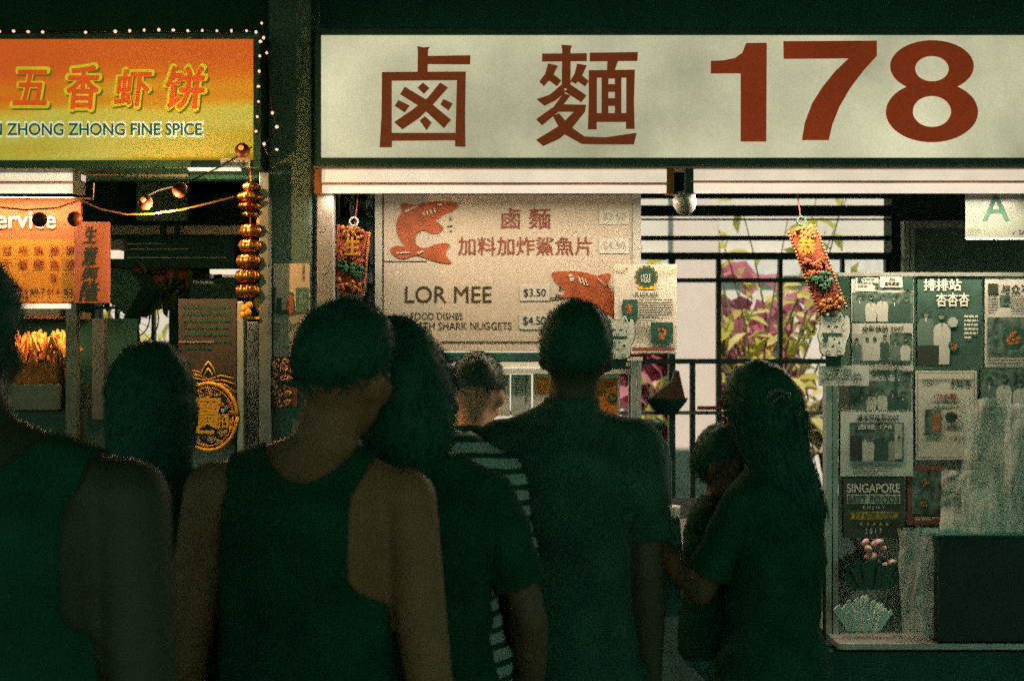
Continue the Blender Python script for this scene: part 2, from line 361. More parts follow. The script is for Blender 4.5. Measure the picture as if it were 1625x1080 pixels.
# ------------------------------------------------------------------ tube lamps of the main stall
LY = 4.36
LC = (1.0, .80, .58)
def tube_lamp(a, b, y0, y1, y2, Y, label, power, capmat, group='fluorescent tube lamps under the signs'):
    t = thing('tube_lamp', (X((a + b) / 2, Y), Y, Z(y2, Y)), label, 'lamp', group)
    MB().box(X(a, Y), X(b, Y), Y + .012, Y + .07, Z(y1, Y), Z(y0, Y), .004).build('housing', M('lamp_housing_glow', (.85, .80, .72), .35, var=.1, sc=12, emit=lin(226, 207, 186), es=.92, grain=.06), t)  # tube light painted on the housing as emission; only the tube is lit
    MB().box(X(a, Y) + .01, X(b, Y) - .01, Y + .004, Y + .05, Z(y1 + 2.6, Y), Z(y1 + .3, Y)).build('reflector_edge', M('reflector_amber', (.50, .27, .14), .5, var=.7, sc=5), t)
    y1 += 3; r = (Z(y1, Y) - Z(y2, Y)) / 2; zc = (Z(y1, Y) + Z(y2, Y)) / 2; g = .012
    MB().tube([(X(a, Y) + g, Y + .03, zc), (X(b, Y) - g, Y + .03, zc)], r, 14).build('tube', tubem, t, True)
    for e, s in ((a, 1), (b, -1)):
        x = X(e, Y); MB().box(min(x, x + s * .022) - .001, max(x, x + s * .022), Y + .005, Y + .062, Z(y2, Y) - .002, Z(y0, Y) + .003).build('end_cap', capmat, t)
    area_lamp('tube_light', X(a, Y) + .03, X(b, Y) - .03, Y + .03, Z(y2, Y) - .004, power, LC)
    return t
capm = M('amber_cap', (.45, .16, .03), .5, var=.4)
tube_lamp(499, 1070, 268, 289, 305, LY, 'long lit white tube lamp over the menu board', 5.6, capm)
tube_lamp(1090, 1670, 268, 286, 305, LY, 'long lit white tube lamp over the barred window', 17, black)
tag(MB().pb(497, 263.5, 1680, 267, LY - .01, .09).build('conduit', M('conduit', (.35, .22, .13), .4, .4)), 'thin metal conduit strip running along under the big sign', 'conduit')
# security camera
t = thing('security_camera', (X(1086, 4.4), 4.4, Z(335, 4.4)), 'white dome security camera under the lamp joint', 'camera')
MB().lathe([(.034, .0), (.036, -.012), (.03, -.016)], (X(1086, 4.4), 4.4, Z(305, 4.4)), 20).build('mount', M('camera_grey', (.30, .30, .27), .5), t, True)
mm = MB().lathe([(.012, -.045), (.030, -.036), (.038, -.014), (.037, .006), (.028, .02)], (0, 0, 0), 24).mesh()
mm.transform(Matrix.Translation((X(1086, 4.4), 4.4, Z(318, 4.4))) @ Euler((R(38), R(-14), 0)).to_matrix().to_4x4()); link('dome', mm, M('camera_grey', ()), t, True)
mm = MB().lathe([(.004, -.052), (.021, -.047), (.025, -.038)], (0, 0, 0), 24).mesh()
mm.transform(Matrix.Translation((X(1086, 4.4), 4.4, Z(318, 4.4))) @ Euler((R(38), R(-14), 0)).to_matrix().to_4x4()); link('lens', mm, black, t, True)
# ------------------------------------------------------------------ menu board
MY = 4.62
t = thing('menu_board', (X(808, MY), MY, Z(556, MY)), 'cream menu board with two red sharks and LOR MEE prices', 'menu board')
MB().pb(607, 309, 1004, 557, MY, .02).build('board', M('menu_paper', (.52, .435, .35), .6, var=.08, sc=4, grain=.12, gsc=200), t)
for a_, b_ in ((595, 606.5), (1004.5, 1017)): MB().pb(a_, 306, b_, 559, MY - .006, .03).build('frame', M('menu_frame', (.45, .43, .38), .5, var=.1), t)
MB().pb(606.6, 306, 609, 556, MY - .003, .002).build('edge_line', darkink, t)
Yt = MY - .002
sharkm = M('shark_print', (.37, .08, .022), .6, var=.3, sc=30, grain=.15)
q, ox, oy = 600 / 1625, 420, 290
sh1 = smooth_pts([(583, 86), (612, 90), (655, 97), (690, 84), (740, 80), (800, 80), (838, 90), (826, 108), (800, 126), (765, 138), (755, 152), (728, 160), (770, 188), (758, 214), (720, 222), (690, 205), (668, 205), (648, 225), (645, 255), (660, 275), (690, 283), (720, 270), (765, 258), (803, 262), (772, 300), (786, 325), (812, 350), (740, 340), (690, 322), (655, 310), (625, 318), (598, 330), (560, 318), (532, 282), (570, 268), (610, 278), (590, 255), (570, 220), (564, 185), (576, 145), (592, 126)], 2)
shape('shark', [[zz(sh1, q, ox, oy)]], Yt, sharkm, t)
creml = M('cream_line', (.52, .46, .39), .6)
gl = [[(676, 128), (684, 126), (690, 142), (682, 140)], [(692, 122), (700, 120), (706, 138), (699, 138)], [(708, 116), (716, 114), (722, 134), (714, 134)], [(724, 108), (731, 107), (736, 128), (730, 128)],
      [(742, 92), (760, 90), (770, 98), (752, 101)], [(600, 120), (660, 98), (662, 101), (606, 128)], [(655, 300), (680, 290), (684, 296), (662, 306)], [(565, 300), (600, 296), (632, 300), (600, 304), (566, 305)]]
shape('shark_lines', [[zz(p, q, ox, oy)] for p in gl], Yt - .003, creml, t)
sh2 = smooth_pts([(1230, 388), (1255, 380), (1320, 378), (1380, 384), (1425, 402), (1450, 392), (1492, 386), (1482, 420), (1472, 440), (1490, 460), (1503, 500), (1502, 550), (1495, 590), (1470, 570), (1430, 540), (1380, 520), (1330, 488), (1290, 494), (1262, 492), (1300, 470), (1265, 440), (1240, 412)], 2)
shape('shark', [[zz(sh2, q, ox, oy)]], Yt, sharkm, t)
gl2 = [[(1300, 396), (1318, 392), (1326, 402), (1308, 404)], [(1310, 408), (1330, 406), (1326, 424), (1312, 422)], [(1346, 404), (1352, 403), (1364, 432), (1357, 432)], [(1360, 408), (1366, 408), (1378, 440), (1371, 440)], [(1374, 412), (1380, 413), (1391, 444), (1385, 444)], [(1432, 408), (1470, 442), (1468, 446), (1428, 412)]]
shape('shark_lines', [[zz(p, q, ox, oy)] for p in gl2], Yt - .003, creml, t)
shape('splash_marks', [[zz(p, q, ox, oy)] for p in ([(1268, 445), (1276, 458), (1266, 464)], [(1252, 470), (1258, 490), (1250, 492)], [(1262, 478), (1270, 490), (1260, 492)], [(798, 140), (802, 165), (794, 160)], [(785, 186), (806, 182), (806, 188), (786, 192)], [(790, 208), (804, 204), (804, 212)], [(1225, 494), (1285, 490), (1285, 494), (1226, 498)])], Yt, darkink, t)
redtext = M('red_print', (.24, .06, .03), .6, var=.2, grain=.2)
text('heading', '鹵 麵', (796, 330, 873, 363), Yt, redtext, t, .012)
text('heading', '加料加炸鯊魚片', (727, 376, 939, 405), Yt, redtext, t, .012)
text('lettering', 'LOR MEE', (643, 454, 780, 480), Yt, darkink, t, .004)
text('lettering', 'FOOD DISHES', (652, 496, 734, 507), Yt, darkink, t); text('lettering', 'WITH SHARK NUGGETS', (652, 511, 812, 523), Yt, darkink, t)
MB().pb(512 * q + ox, 336 * q + oy, 697 * q + ox, 338.5 * q + oy, Yt - .001, .002).build('ruled_line', darkink, t)
MB().pb(700, 541.5, 860, 543, Yt - .001, .002).build('ruled_line', darkink, t)
pr = M('price_paper', (.53, .50, .45), .6, var=.05); grt = M('faint_print', (.42, .36, .28), .6)
for s, b, mt in (('$3.50', (957, 338, 993, 351), grt), ('$4.50', (957, 383, 992, 397), grt), ('$3.50', (831, 458, 866, 472), darkink), ('$4.50', (830, 502, 866, 517), darkink)):
    p = MB().pb(b[0] - 6, b[1] - 5, b[2] + 6, b[3] + 5, Yt - .002, .003).build('price_tag', pr, t); text('price', s, b, Yt - .003, mt, p, .008)
# rail and shelf under the menu board
tag(MB().pb(590, 559, 866, 573, MY - .005, .05, .004).build('dark_rail', black), 'dark rail running right under the menu board', 'rail')
# ------------------------------------------------------------------ white post, dark cabinet gap
tag(MB().pb(503, 306, 529, 700, 4.42, .06, .003).build('white_post', M('post_paint', (.30, .28, .25), .5, var=.2)), 'white post at the left edge of the noodle stall', 'post')
t = thing('wire_shelf', (X(562, 5.1), 5.1, Z(620, 5.1)), 'dark metal shelf behind the hanging red firecracker ornament', 'shelf')
m = MB()
for a in (530, 592): m.pb(a, 306, a + 5, 640, 5.1, .03)
for b in (345, 420, 510): m.pb(530, b, 597, b + 6, 5.105, .3)
m.build('frame', dfr, t); MB().tube([(X(545, 5.1), 5.12, Z(312, 5.1)), (X(594, 5.1), 5.12, Z(340, 5.1))], .008, 6).build('brace', steel, t)
m = MB()
for a, b, r in ((540, 420, .022), (556, 420, .026), (577, 420, .02), (545, 345, .02), (570, 345, .024), (585, 510, .03)):
    m.lathe([(r, 0), (r, .09), (r * .4, .12), (r * .4, .15)], (X(a, 5.15), 5.2, Z(b, 5.1)), 14)
m.build('bottles', M('dark_bottle', (.05, .10, .07), .2, var=.4), t, True)
# ------------------------------------------------------------------ hanging firecracker ornaments
def ornament(label, pts, Y, txt, tbox, cord, group='red hanging firecracker ornaments'):
    """pts: quadrilateral of the hanging panel, top left, top right, bottom right, bottom left (picture)."""
    P = [Vector((X(a, Y), Y, Z(b, Y))) for a, b in pts]; top = (P[0] + P[1]) / 2
    t = thing('hanging_ornament', (top.x, Y, P[2].z), label, 'ornament', group)
    MB().poly([(p.x, p.z) for p in P], Y, Y + .018).build('panel', redfab, t)
    u = (P[1] - P[0]).normalized(); v = (P[3] - P[0]); Wd = (P[1] - P[0]).length; m = MB(); g = MB()
    for i in range(26):                                   # beaded edge down both sides
        for e in (-.004, Wd + .004):
            c = P[0] + u * e + v * ((i + .5) / 26); m.ell((c.x, Y + .006, c.z), (.006, .006, .006), None, 6, 5)
    m.build('beaded_edge', M('edge_beads', (.40, .13, .05), .4, .4, var=.5, sc=60), t, True)
    rg = random.Random(len(label))
    def blob(f0, f1, n, mat, nm, r0):
        b = MB()
        for i in range(n):
            c = P[0] + u * (Wd * rg.uniform(.08, .92)) + v * rg.uniform(f0, f1); b.ell((c.x, Y - .004, c.z), (r0 * rg.uniform(.6, 1.3), .007, r0 * rg.uniform(.6, 1.3)), None, 7, 5)
        b.build(nm, mat, t, True)
    blob(.0, .14, 26, M('dull_gold', (.30, .10, .012), .5, .1, var=.4, sc=50), 'gold_flowers', .009); blob(.84, .99, 22, M('dull_gold', ()), 'gold_flowers', .009)
    blob(.55, .72, 26, M('green_fabric', (.018, .085, .035), .7, var=.4, sc=50), 'green_leaves', .010)
    blob(.36, .54, 40, M('orange_red_fabric', (.28, .07, .022), .8, var=.4, sc=60), 'red_flowers', .008)
    text('character', txt, tbox, Y - .012, M('amber_letter', (.42, .19, .02), .5, .1, var=.2), t, .04)
    c0 = (X(cord[0], Y), Y + .005, Z(cord[1], Y)); MB().tube([c0, ((c0[0] + top.x) / 2 + .001, Y + .005, (c0[2] + top.z) / 2), (top.x, Y + .005, top.z)], .0022, 6).build('cord', redfab, t)
    kn = MB()
    kz = top.z + .022
    for a in range(10):
        w0 = a / 10 * 6.283; w1 = (a + 1) / 10 * 6.283
        kn.tube([(top.x + .014 * math.cos(w0), Y, kz + .014 * math.sin(w0)), (top.x + .014 * math.cos(w1), Y, kz + .014 * math.sin(w1))], .004, 6)
    kn.build('ring', steel if 'menu' in label else M('jade', (.03, .10, .06), .3), t, True)
    tas = MB(); bt = (P[2] + P[3]) / 2
    for i in range(14):
        o = (i / 13 - .5) * Wd * .5; tas.tube([(bt.x + o * .3, Y + .008, bt.z), (bt.x + o, Y + .008, bt.z - .05)], .0018, 5)
    tas.build('tassel', M('tassel', (.45, .25, .12), .8, var=.3), t)
OY = 4.47
ornament('tilted red gold hanging ornament left of the menu board', [(539, 357), (584, 368), (566, 468), (529, 458)], OY, '生', (547, 376, 571, 404), (568, 308))
ornament('long tilted red green hanging ornament over the barred window', [(1253, 366), (1291, 356), (1338, 489), (1304, 500)], OY, '恭', (1266, 378, 1294, 404), (1266, 308))
# ------------------------------------------------------------------ posters and papers
lineink = M('small_print', (.13, .14, .11), .7, var=.2)
photod = M('photo_dark', (.10, .155, .12), .4, var=1.0, sc=38); photol = M('photo_light', (.42, .42, .36), .4, var=.35, sc=40)
def lines_mesh(mb, a, b, c, d, n, Y, fill=.55, rg=random):
    h = (d - b) / n
    for i in range(n):
        y = b + i * h; x = a; end = c if i < n - 1 else a + (c - a) * .6
        while x < end - 1:
            wd = min(rg.uniform(2.5, 8), end - x); mb.quad(*[(X(p, Y), Y, Z(r_, Y)) for p, r_ in ((x, y), (x + wd, y), (x + wd, y + h * fill), (x, y + h * fill))]); x += wd + 1.3
def figures(mb, a, b, c, d, n, Y, rg, head=True, hair=None):
    for i in range(n):
        cx = a + (c - a) * (i + .5) / n + rg.uniform(-1.5, 1.5); wd = (c - a) / n * .56; top = b + (d - b) * rg.uniform(.03, .22); hr = min(wd * .40, (d - b) * .14); y = Y - i * .00004
        Q = lambda pts: [(X(p, y), Z(r_, y)) for p, r_ in pts]
        if head:
            mb.poly(Q(arc(cx, top + hr * 1.3, hr * .82, hr * 1.15, 0, 360, 12)), y - .0003, y)
            if hair is not None: hair.poly(Q(arc(cx, top + hr * 1.05, hr * .95, hr * 1.05, 170, 370, 10)), y - .0007, y - .0004)
        else:
            sh = top + hr * 2.5; l = rg.uniform(-1, 1)
            mb.poly(Q([(cx - hr * .4, sh), (cx + hr * .4, sh), (cx + wd * .72, sh + hr * .55), (cx + wd * .95, sh + hr * 2.2), (cx + wd * .8 + l, d), (cx - wd * .8 + l, d), (cx - wd * .95, sh + hr * 2.2), (cx - wd * .72, sh + hr * .55)]), y - .0003, y)
            mb.poly(Q([(cx - hr * .35, sh), (cx + hr * .35, sh), (cx, sh + hr * 1.6)]), y - .0006, y - .0004)
def poster(name, label, cat, box, Y, mat, els, group=None, th=.003, seed=1, tilt=0):
    rg = random.Random(seed); a, b, c, d = box
    t = thing(name, (X((a + c) / 2, Y), Y, Z(d, Y)), label, cat, group)
    MB().pb(a, b, c, d, Y, th).build('sheet', mat, t)
    for k, e in enumerate(els):
        y = Y - .0012 - k * .0004
        if e[0] == 'pic': MB().pb(*e[1], y, .001).build('photo', e[2], t)
        elif e[0] == 'lines': lm = MB(); lines_mesh(lm, *e[1], e[2], y, .5, rg); lm.build('small_print', e[3] if len(e) > 3 else lineink, t)
        elif e[0] == 'txt': text('lettering', e[2], e[1], y, e[3], t, e[4] if len(e) > 4 else .01)
        elif e[0] == 'ppl':
            st = rg.random(); f = MB(); r1 = random.Random(st); figures(f, *e[1], e[2], y, r1, False); f.build('printed_figures', shirtp, t)
            f = MB(); hf = MB(); r1 = random.Random(st); figures(f, *e[1], e[2], y - .0008, r1, True, hf); f.build('printed_faces', facep, t); hf.build('printed_hair', greenink, t)
        elif e[0] == 'bowl':
            cx, cy, r = e[1]; MB().poly([(X(p, y), Z(s_, y)) for p, s_ in arc(cx, cy, r, r, 0, 360, 24)], y - .0004, y).build('printed_bowl', M('bowl_print', (.03, .09, .06), .4, var=.5, sc=60), t)
            f = MB()
            for i in range(16):
                aa, rr = rg.uniform(0, 6.28), r * .6 * math.sqrt(rg.random()); f.poly([(X(p, y), Z(s_, y)) for p, s_ in arc(cx + rr * math.cos(aa), cy + rr * math.sin(aa), r * .17, r * .13, 0, 360, 8)], y - .0008 - i * .00005, y - .0006)
            f.build('printed_food', M('food_print', (.50, .16, .04), .5, var=.6, sc=90), t)
        elif e[0] == 'shape': shape('printed_emblem', [[p] for p in e[1]], y, e[2], t, th=.0005)
        elif e[0] == 'bar': MB().pb(*e[1], y, .001).build('printed_band', e[2], t)
    return t
blkink = M('black_ink', (.03, .04, .03), .6); creamink = M('cream_ink', (.66, .64, .56), .6, var=.1); redband = M('maroon_band', (.22, .07, .05), .6)
shirtp = M('shirt_print', (.3, .3, .26), .6, var=0); tq = shirtp.node_tree; gq = tq.nodes.new('ShaderNodeNewGeometry'); rq = tq.nodes.new('ShaderNodeValToRGB'); rq.color_ramp.interpolation = 'CONSTANT'
for p_, c_ in ((.3, (.10, .16, .12, 1)), (.45, (.46, .46, .40, 1)), (.62, (.24, .27, .22, 1)), (.8, (.56, .55, .48, 1))): rq.color_ramp.elements.new(p_).color = c_
rq.color_ramp.elements[0].color = (.035, .08, .06, 1); rq.color_ramp.elements[-1].color = (.05, .11, .08, 1); tq.links.new(gq.outputs['Random Per Island'], rq.inputs[0]); tq.links.new(rq.outputs[0], tq.nodes['Principled BSDF'].inputs['Base Color'])
facep = M('face_tone', (.20, .19, .14), .6, var=.5, sc=90)
# award poster beside the menu board
seal = [(1026 + (17.5 + 1.6 * math.cos(14 * R(a))) * math.cos(R(a)), 439 + (17.5 + 1.6 * math.cos(14 * R(a))) * math.sin(R(a))) for a in range(0, 360, 5)]
rays = []
for cx, cy in ((985, 424), (1064, 424)):
    for a in range(0, 181, 15): rays.append([(cx + 4 * math.cos(R(a)), cy + 4 * math.sin(R(a))), (cx + 12 * math.cos(R(a - 2)), cy + 10 * math.sin(R(a - 2))), (cx + 12 * math.cos(R(a + 3)), cy + 10 * math.sin(R(a + 3)))])
poster('award_poster', 'cream award poster with green HOT 100 seal beside the menu board', 'poster', (975, 419, 1074, 561), 4.56, paper, [
    ('shape', rays, M('pale_gold', (.60, .42, .20), .6)), ('shape', [[(1012, 452), (1042, 452), (1040, 459), (1014, 459)]], goldp), ('shape', [seal], M('olive_seal', (.12, .11, .03), .5)), ('shape', [arc(1026, 439, 14, 14)], greenink),
    ('txt', (1017, 435, 1033, 441), 'HOT', creamink, .03), ('txt', (1018, 442, 1032, 448), '100', creamink, .03), ('txt', (1004, 464, 1044, 470), '178 LOR MEE', blkink, .02),
    ('pic', (988, 475, 1012, 508), M('photo_green', (.03, .10, .07), .4, var=.5, sc=40)), ('bowl', (998, 490, 11)), ('lines', (1014, 475, 1068, 506), 8), ('lines', (1006, 512, 1030, 539), 8),
    ('pic', (1033, 511, 1068, 545), M('photo_green', ())), ('bowl', (1050, 529, 14)), ('bar', (1003, 551, 1070, 557), redband)], seed=4)
tag(MB().pb(857, 545, 879, 588, 4.5, .002).build('paper_notice', paperg), 'narrow grey paper notice hanging below the menu board', 'notice')
# "A" grade sign top right
t = poster('grade_sign', 'clear hanging hygiene sign with a large letter A', 'sign', (1532, 303, 1625 + 30, 380), 4.50, M('clear_acrylic', (.13, .15, .13), .3, var=.1, grain=.08), [
    ('txt', (1560, 309, 1602, 350), 'A', greenink, .012), ('lines', (1536, 362, 1556, 374), 4), ('txt', (1606, 364, 1636, 372), '✓ SAFE', blkink, .01), ('bar', (1532, 377.5, 1655, 380), creamink)])
t = thing('framed_board', (X(1500, 6.8), 6.8, Z(470, 6.8)), 'white framed grey board on the dark rear wall', 'board')
MB().pb(1452, 362, 1660, 560, 6.8, .02).build('board', M('board_grey', (.22, .28, .235), .7, var=.3, sc=8, grain=.2), t)
m = MB(); m.pb(1435, 350, 1660, 361.5, 6.78, .06).pb(1435, 362, 1443, 560, 6.78, .06).pb(1445, 362, 1451.5, 560, 6.78, .06); m.build('frame', white, t)
# ------------------------------------------------------------------ right display cabinet with clippings
GY = 4.50
t = thing('display_cabinet', (X(1480, GY), GY, 0), 'glass fronted steel cabinet covered in newspaper clippings', 'cabinet')
m = MB(); m.pb(1311, 600, 1320, 1200, GY - .01, .05).pb(1322, 432, 1330, 1200, GY, .04); m.build('post', M('post_steel', (.30, .33, .29), .4, .7, var=.25), t)
MB().pb(1330.5, 432, 1700, 438, GY - .01, .06).build('top_rail', steel, t)
MB().pb(1330.5, 1020, 1700, 1031, GY - .16, .56, .003).build('shelf', steel, t)
MB().pb(1318, 1034, 1700, 1350, GY - .10, .5).build('base_panel', blk2, t)
gm = bpy.data.materials.new('cabinet_glass'); gm.use_nodes = True; n_ = gm.node_tree; n_.nodes.clear()
tr_ = n_.nodes.new('ShaderNodeBsdfTransparent'); tr_.inputs[0].default_value = (.85, .9, .86, 1); gs = n_.nodes.new('ShaderNodeBsdfGlossy'); gs.inputs['Roughness'].default_value = .05
mx_ = n_.nodes.new('ShaderNodeMixShader'); mx_.inputs[0].default_value = .06; oo = n_.nodes.new('ShaderNodeOutputMaterial')
n_.links.new(tr_.outputs[0], mx_.inputs[1]); n_.links.new(gs.outputs[0], mx_.inputs[2]); n_.links.new(mx_.outputs[0], oo.inputs[0])
MB().pb(1331, 438.5, 1700, 1018, GY, .005).build('glass_pane', gm, t)
MB().pb(1331, 438.5, 1700, 1018, GY + .03, .005).build('backing_sheet', M('backing', (.36, .33, .28), .7, var=.25, sc=5), t)
P = GY - .006
dk = M('dark_clip', (.07, .12, .09), .6, var=.5, sc=25)
G = 'newspaper clippings on the cabinet glass'
poster('newspaper_clipping', 'clipping with a row of five people under small headline boxes', 'clipping', (1351, 438, 1450, 511), P, papern, [('pic', (1353, 464, 1449, 510), photod), ('ppl', (1356, 462, 1446, 510), 5, photol, blkink), ('bar', (1358, 440, 1394, 462), paperg), ('lines', (1362, 442, 1388, 458), 3),
    ('shape', [[(1361, 440), (1369, 440), (1366, 444), (1369, 447), (1361, 447)], [(1385, 449), (1394, 449), (1394, 459), (1388, 457), (1391, 453)]], greenink), ('bar', (1397, 439, 1432, 456), paper), ('txt', (1404, 447, 1427, 453), '街头美食', blkink, .02), ('txt', (1411, 441, 1420, 445), '2004', blkink, .02), ('pic', (1434, 438, 1449, 460), greenink)], G, seed=3)
poster('newspaper_clipping', 'clipping of people in white shirts captioned WOW SINGAPORE', 'clipping', (1352, 513, 1449, 588), P - .002, papern, [('txt', (1368, 516, 1434, 526), '全新体验 2007', blkink, .005), ('pic', (1352, 529, 1412, 572), photol), ('ppl', (1354, 528, 1410, 572), 4, M('white_shirt_print', (.55, .54, .47), .5, var=.2), blkink), ('pic', (1413, 528, 1447, 572), photod), ('ppl', (1414, 530, 1446, 572), 2, M('green_photo_print', (.10, .17, .13), .5, var=.4), blkink), ('txt', (1365, 575, 1434, 583), 'WOW SINGAPORE', blkink, .004)], G, seed=8)
poster('newspaper_clipping', 'clipping with a large 178 over a dim group photo', 'clipping', (1349, 584, 1448, 652), P, papern, [('pic', (1350, 604, 1446, 650), photod), ('ppl', (1360, 615, 1440, 650), 5, photol, blkink), ('txt', (1386, 587, 1411, 598), '178', greenink, .02), ('pic', (1420, 586, 1424, 650), greenink), ('pic', (1428, 588, 1446, 601), photod)], G, seed=12)
poster('newspaper_clipping', 'grey mounted clipping of a stall photo dated 2007', 'clipping', (1334, 653, 1449, 755), P - .004, paperg, [('txt', (1360, 657, 1426, 668), '狮城风味菜2007', blkink, .004), ('pic', (1349, 670, 1434, 731), photod), ('ppl', (1352, 684, 1432, 731), 7, M('mid_print', (.20, .25, .2), .5, var=.5, sc=40), blkink), ('txt', (1362, 673, 1415, 681), '鹵麵 178', creamink, .01), ('pic', (1349, 690, 1368, 731), blkink), ('pic', (1420, 672, 1432, 728), photol), ('lines', (1354, 735, 1416, 753), 5)], G, seed=15)
best = poster('award_plaque', 'dark plaque reading SINGAPORE BEST FOODS 2017', 'plaque', (1339, 757, 1434, 853), P - .003, M('plaque_dark', (.05, .06, .04), .45, var=.3), [
    ('txt', (1344, 767, 1428, 781), 'SINGAPORE', creamink, .03), ('bar', (1344, 784, 1429, 799), M('grey_bar', (.42, .44, .38), .6)), ('txt', (1346, 786, 1427, 797), 'BEST FOODS', M('plaque_dark', ()), .03), ('txt', (1369, 802, 1404, 808), 'E N J O Y', creamink, .01),
    ('shape', [smooth_pts([(1348, 812), (1424, 811), (1426, 817), (1420, 823), (1350, 824), (1352, 817)], 1)], M('gold_band', (.50, .33, .03), .6, var=.4, sc=20)), ('txt', (1355, 813, 1418, 822), 'TOP RATED FOODS', M('plaque_dark', ()), .015),
    ('txt', (1363, 827, 1411, 834), '★ ★ ★ ★ ★', M('gold_band', ()), .0), ('txt', (1373, 838, 1399, 846), '2 0 1 7', creamink, .01)], seed=2)
tag(best, None, None)
poster('magazine_page', 'dark green magazine page of two men with large white characters', 'magazine page', (1456, 439, 1558, 581), P, M('page_green', (.045, .10, .075), .5, var=.4, sc=14), [
    ('txt', (1466, 443, 1525, 461), '排排站', creamink, .04), ('txt', (1486, 465, 1538, 486), '杏杏杏', creamink, .03), ('ppl', (1456, 480, 1508, 578), 2, M('pale_shirt', (.40, .42, .36), .5, var=.3), M('face_print', (.26, .2, .14), .5, var=.3)),
    ('pic', (1456, 548, 1490, 580), blkink), ('bowl', (1514, 548, 9)), ('lines', (1530, 500, 1552, 540), 6, creamink), ('shape', [arc(1512, 511, 8, 8)], M('grey_bar', ()))], G, seed=22)
poster('newspaper_clipping', 'clipping with a headline, columns of text and a food photo', 'clipping', (1563, 437, 1660, 582), P, papern, [('txt', (1589, 451, 1650, 467), '与众不同', blkink, .015), ('pic', (1568, 450, 1584, 467), blkink), ('lines', (1568, 470, 1584, 496), 6), ('pic', (1587, 468, 1603, 484), photod), ('lines', (1605, 469, 1655, 496), 7), ('pic', (1567, 503, 1660, 560), photod), ('bowl', (1608, 535, 18)), ('lines', (1567, 565, 1655, 580), 3)], G, seed=25)
poster('certificate', 'cream certificate with a red 178 heading and orange packet photo', 'certificate', (1453, 588, 1550, 729), P - .002, M('certificate_paper', (.55, .53, .44), .7, var=.12, sc=8, grain=.12), [('lines', (1464, 603, 1490, 611), 3), ('txt', (1509, 602, 1540, 612), '新明日報', blkink, .005), ('txt', (1482, 624, 1518, 633), '178鹵麵', M('red_print', ()), .02), ('txt', (1476, 636, 1524, 641), '入选新加坡最好吃的', lineink, .01), ('pic', (1468, 649, 1494, 690), photod), ('pic', (1480, 655, 1492, 683), M('dull_orange', (.36, .13, .05), .6, var=.5, sc=40)), ('shape', [arc(1509, 662, 9, 9)], greenink), ('txt', (1502, 656, 1524, 668), '10大', blkink, .02), ('txt', (1504, 674, 1530, 684), '好味道', lineink, .02),
    ('bar', (1456, 591, 1547, 592), lineink), ('bar', (1456, 725, 1547, 726), lineink), ('bar', (1456, 591, 1457, 726), lineink), ('bar', (1546, 591, 1547, 726), lineink)], seed=31)
poster('newspaper_clipping', 'clipping of people in white shirts behind the plastic bags', 'clipping', (1556, 585, 1660, 690), P, dk, [('pic', (1558, 586, 1660, 640), photod), ('ppl', (1558, 590, 1655, 645), 4, photol, blkink)], G, seed=33)
poster('magazine_page', 'small maroon edged page showing a food photo by the plaque', 'magazine page', (1440, 738, 1500, 832), P, redband, [('pic', (1447, 745, 1496, 815), photod), ('bowl', (1468, 765, 10)), ('bowl', (1465, 800, 9)), ('lines', (1452, 820, 1494, 826), 2, creamink)], seed=35)
poster('table_notice', 'small grey notice about a clean table stuck on the cabinet post', 'notice', (1299, 580, 1379, 612), P - .012, paperg, [('txt', (1323, 584, 1352, 590), 'Every diner', blkink, .02), ('txt', (1308, 591, 1367, 597), 'deserves a clean table.', blkink, .02), ('lines', (1303, 600, 1322, 609), 3), ('lines', (1328, 600, 1346, 609), 3), ('lines', (1352, 600, 1368, 609), 3)], seed=37)
tag(MB().pb(1331, 613, 1348, 652, P + .002, .003).build('pink_sheet', M('pink_paper', (.52, .32, .27), .7, var=.2)), 'plain pink paper strip beside the cabinet post', 'paper')
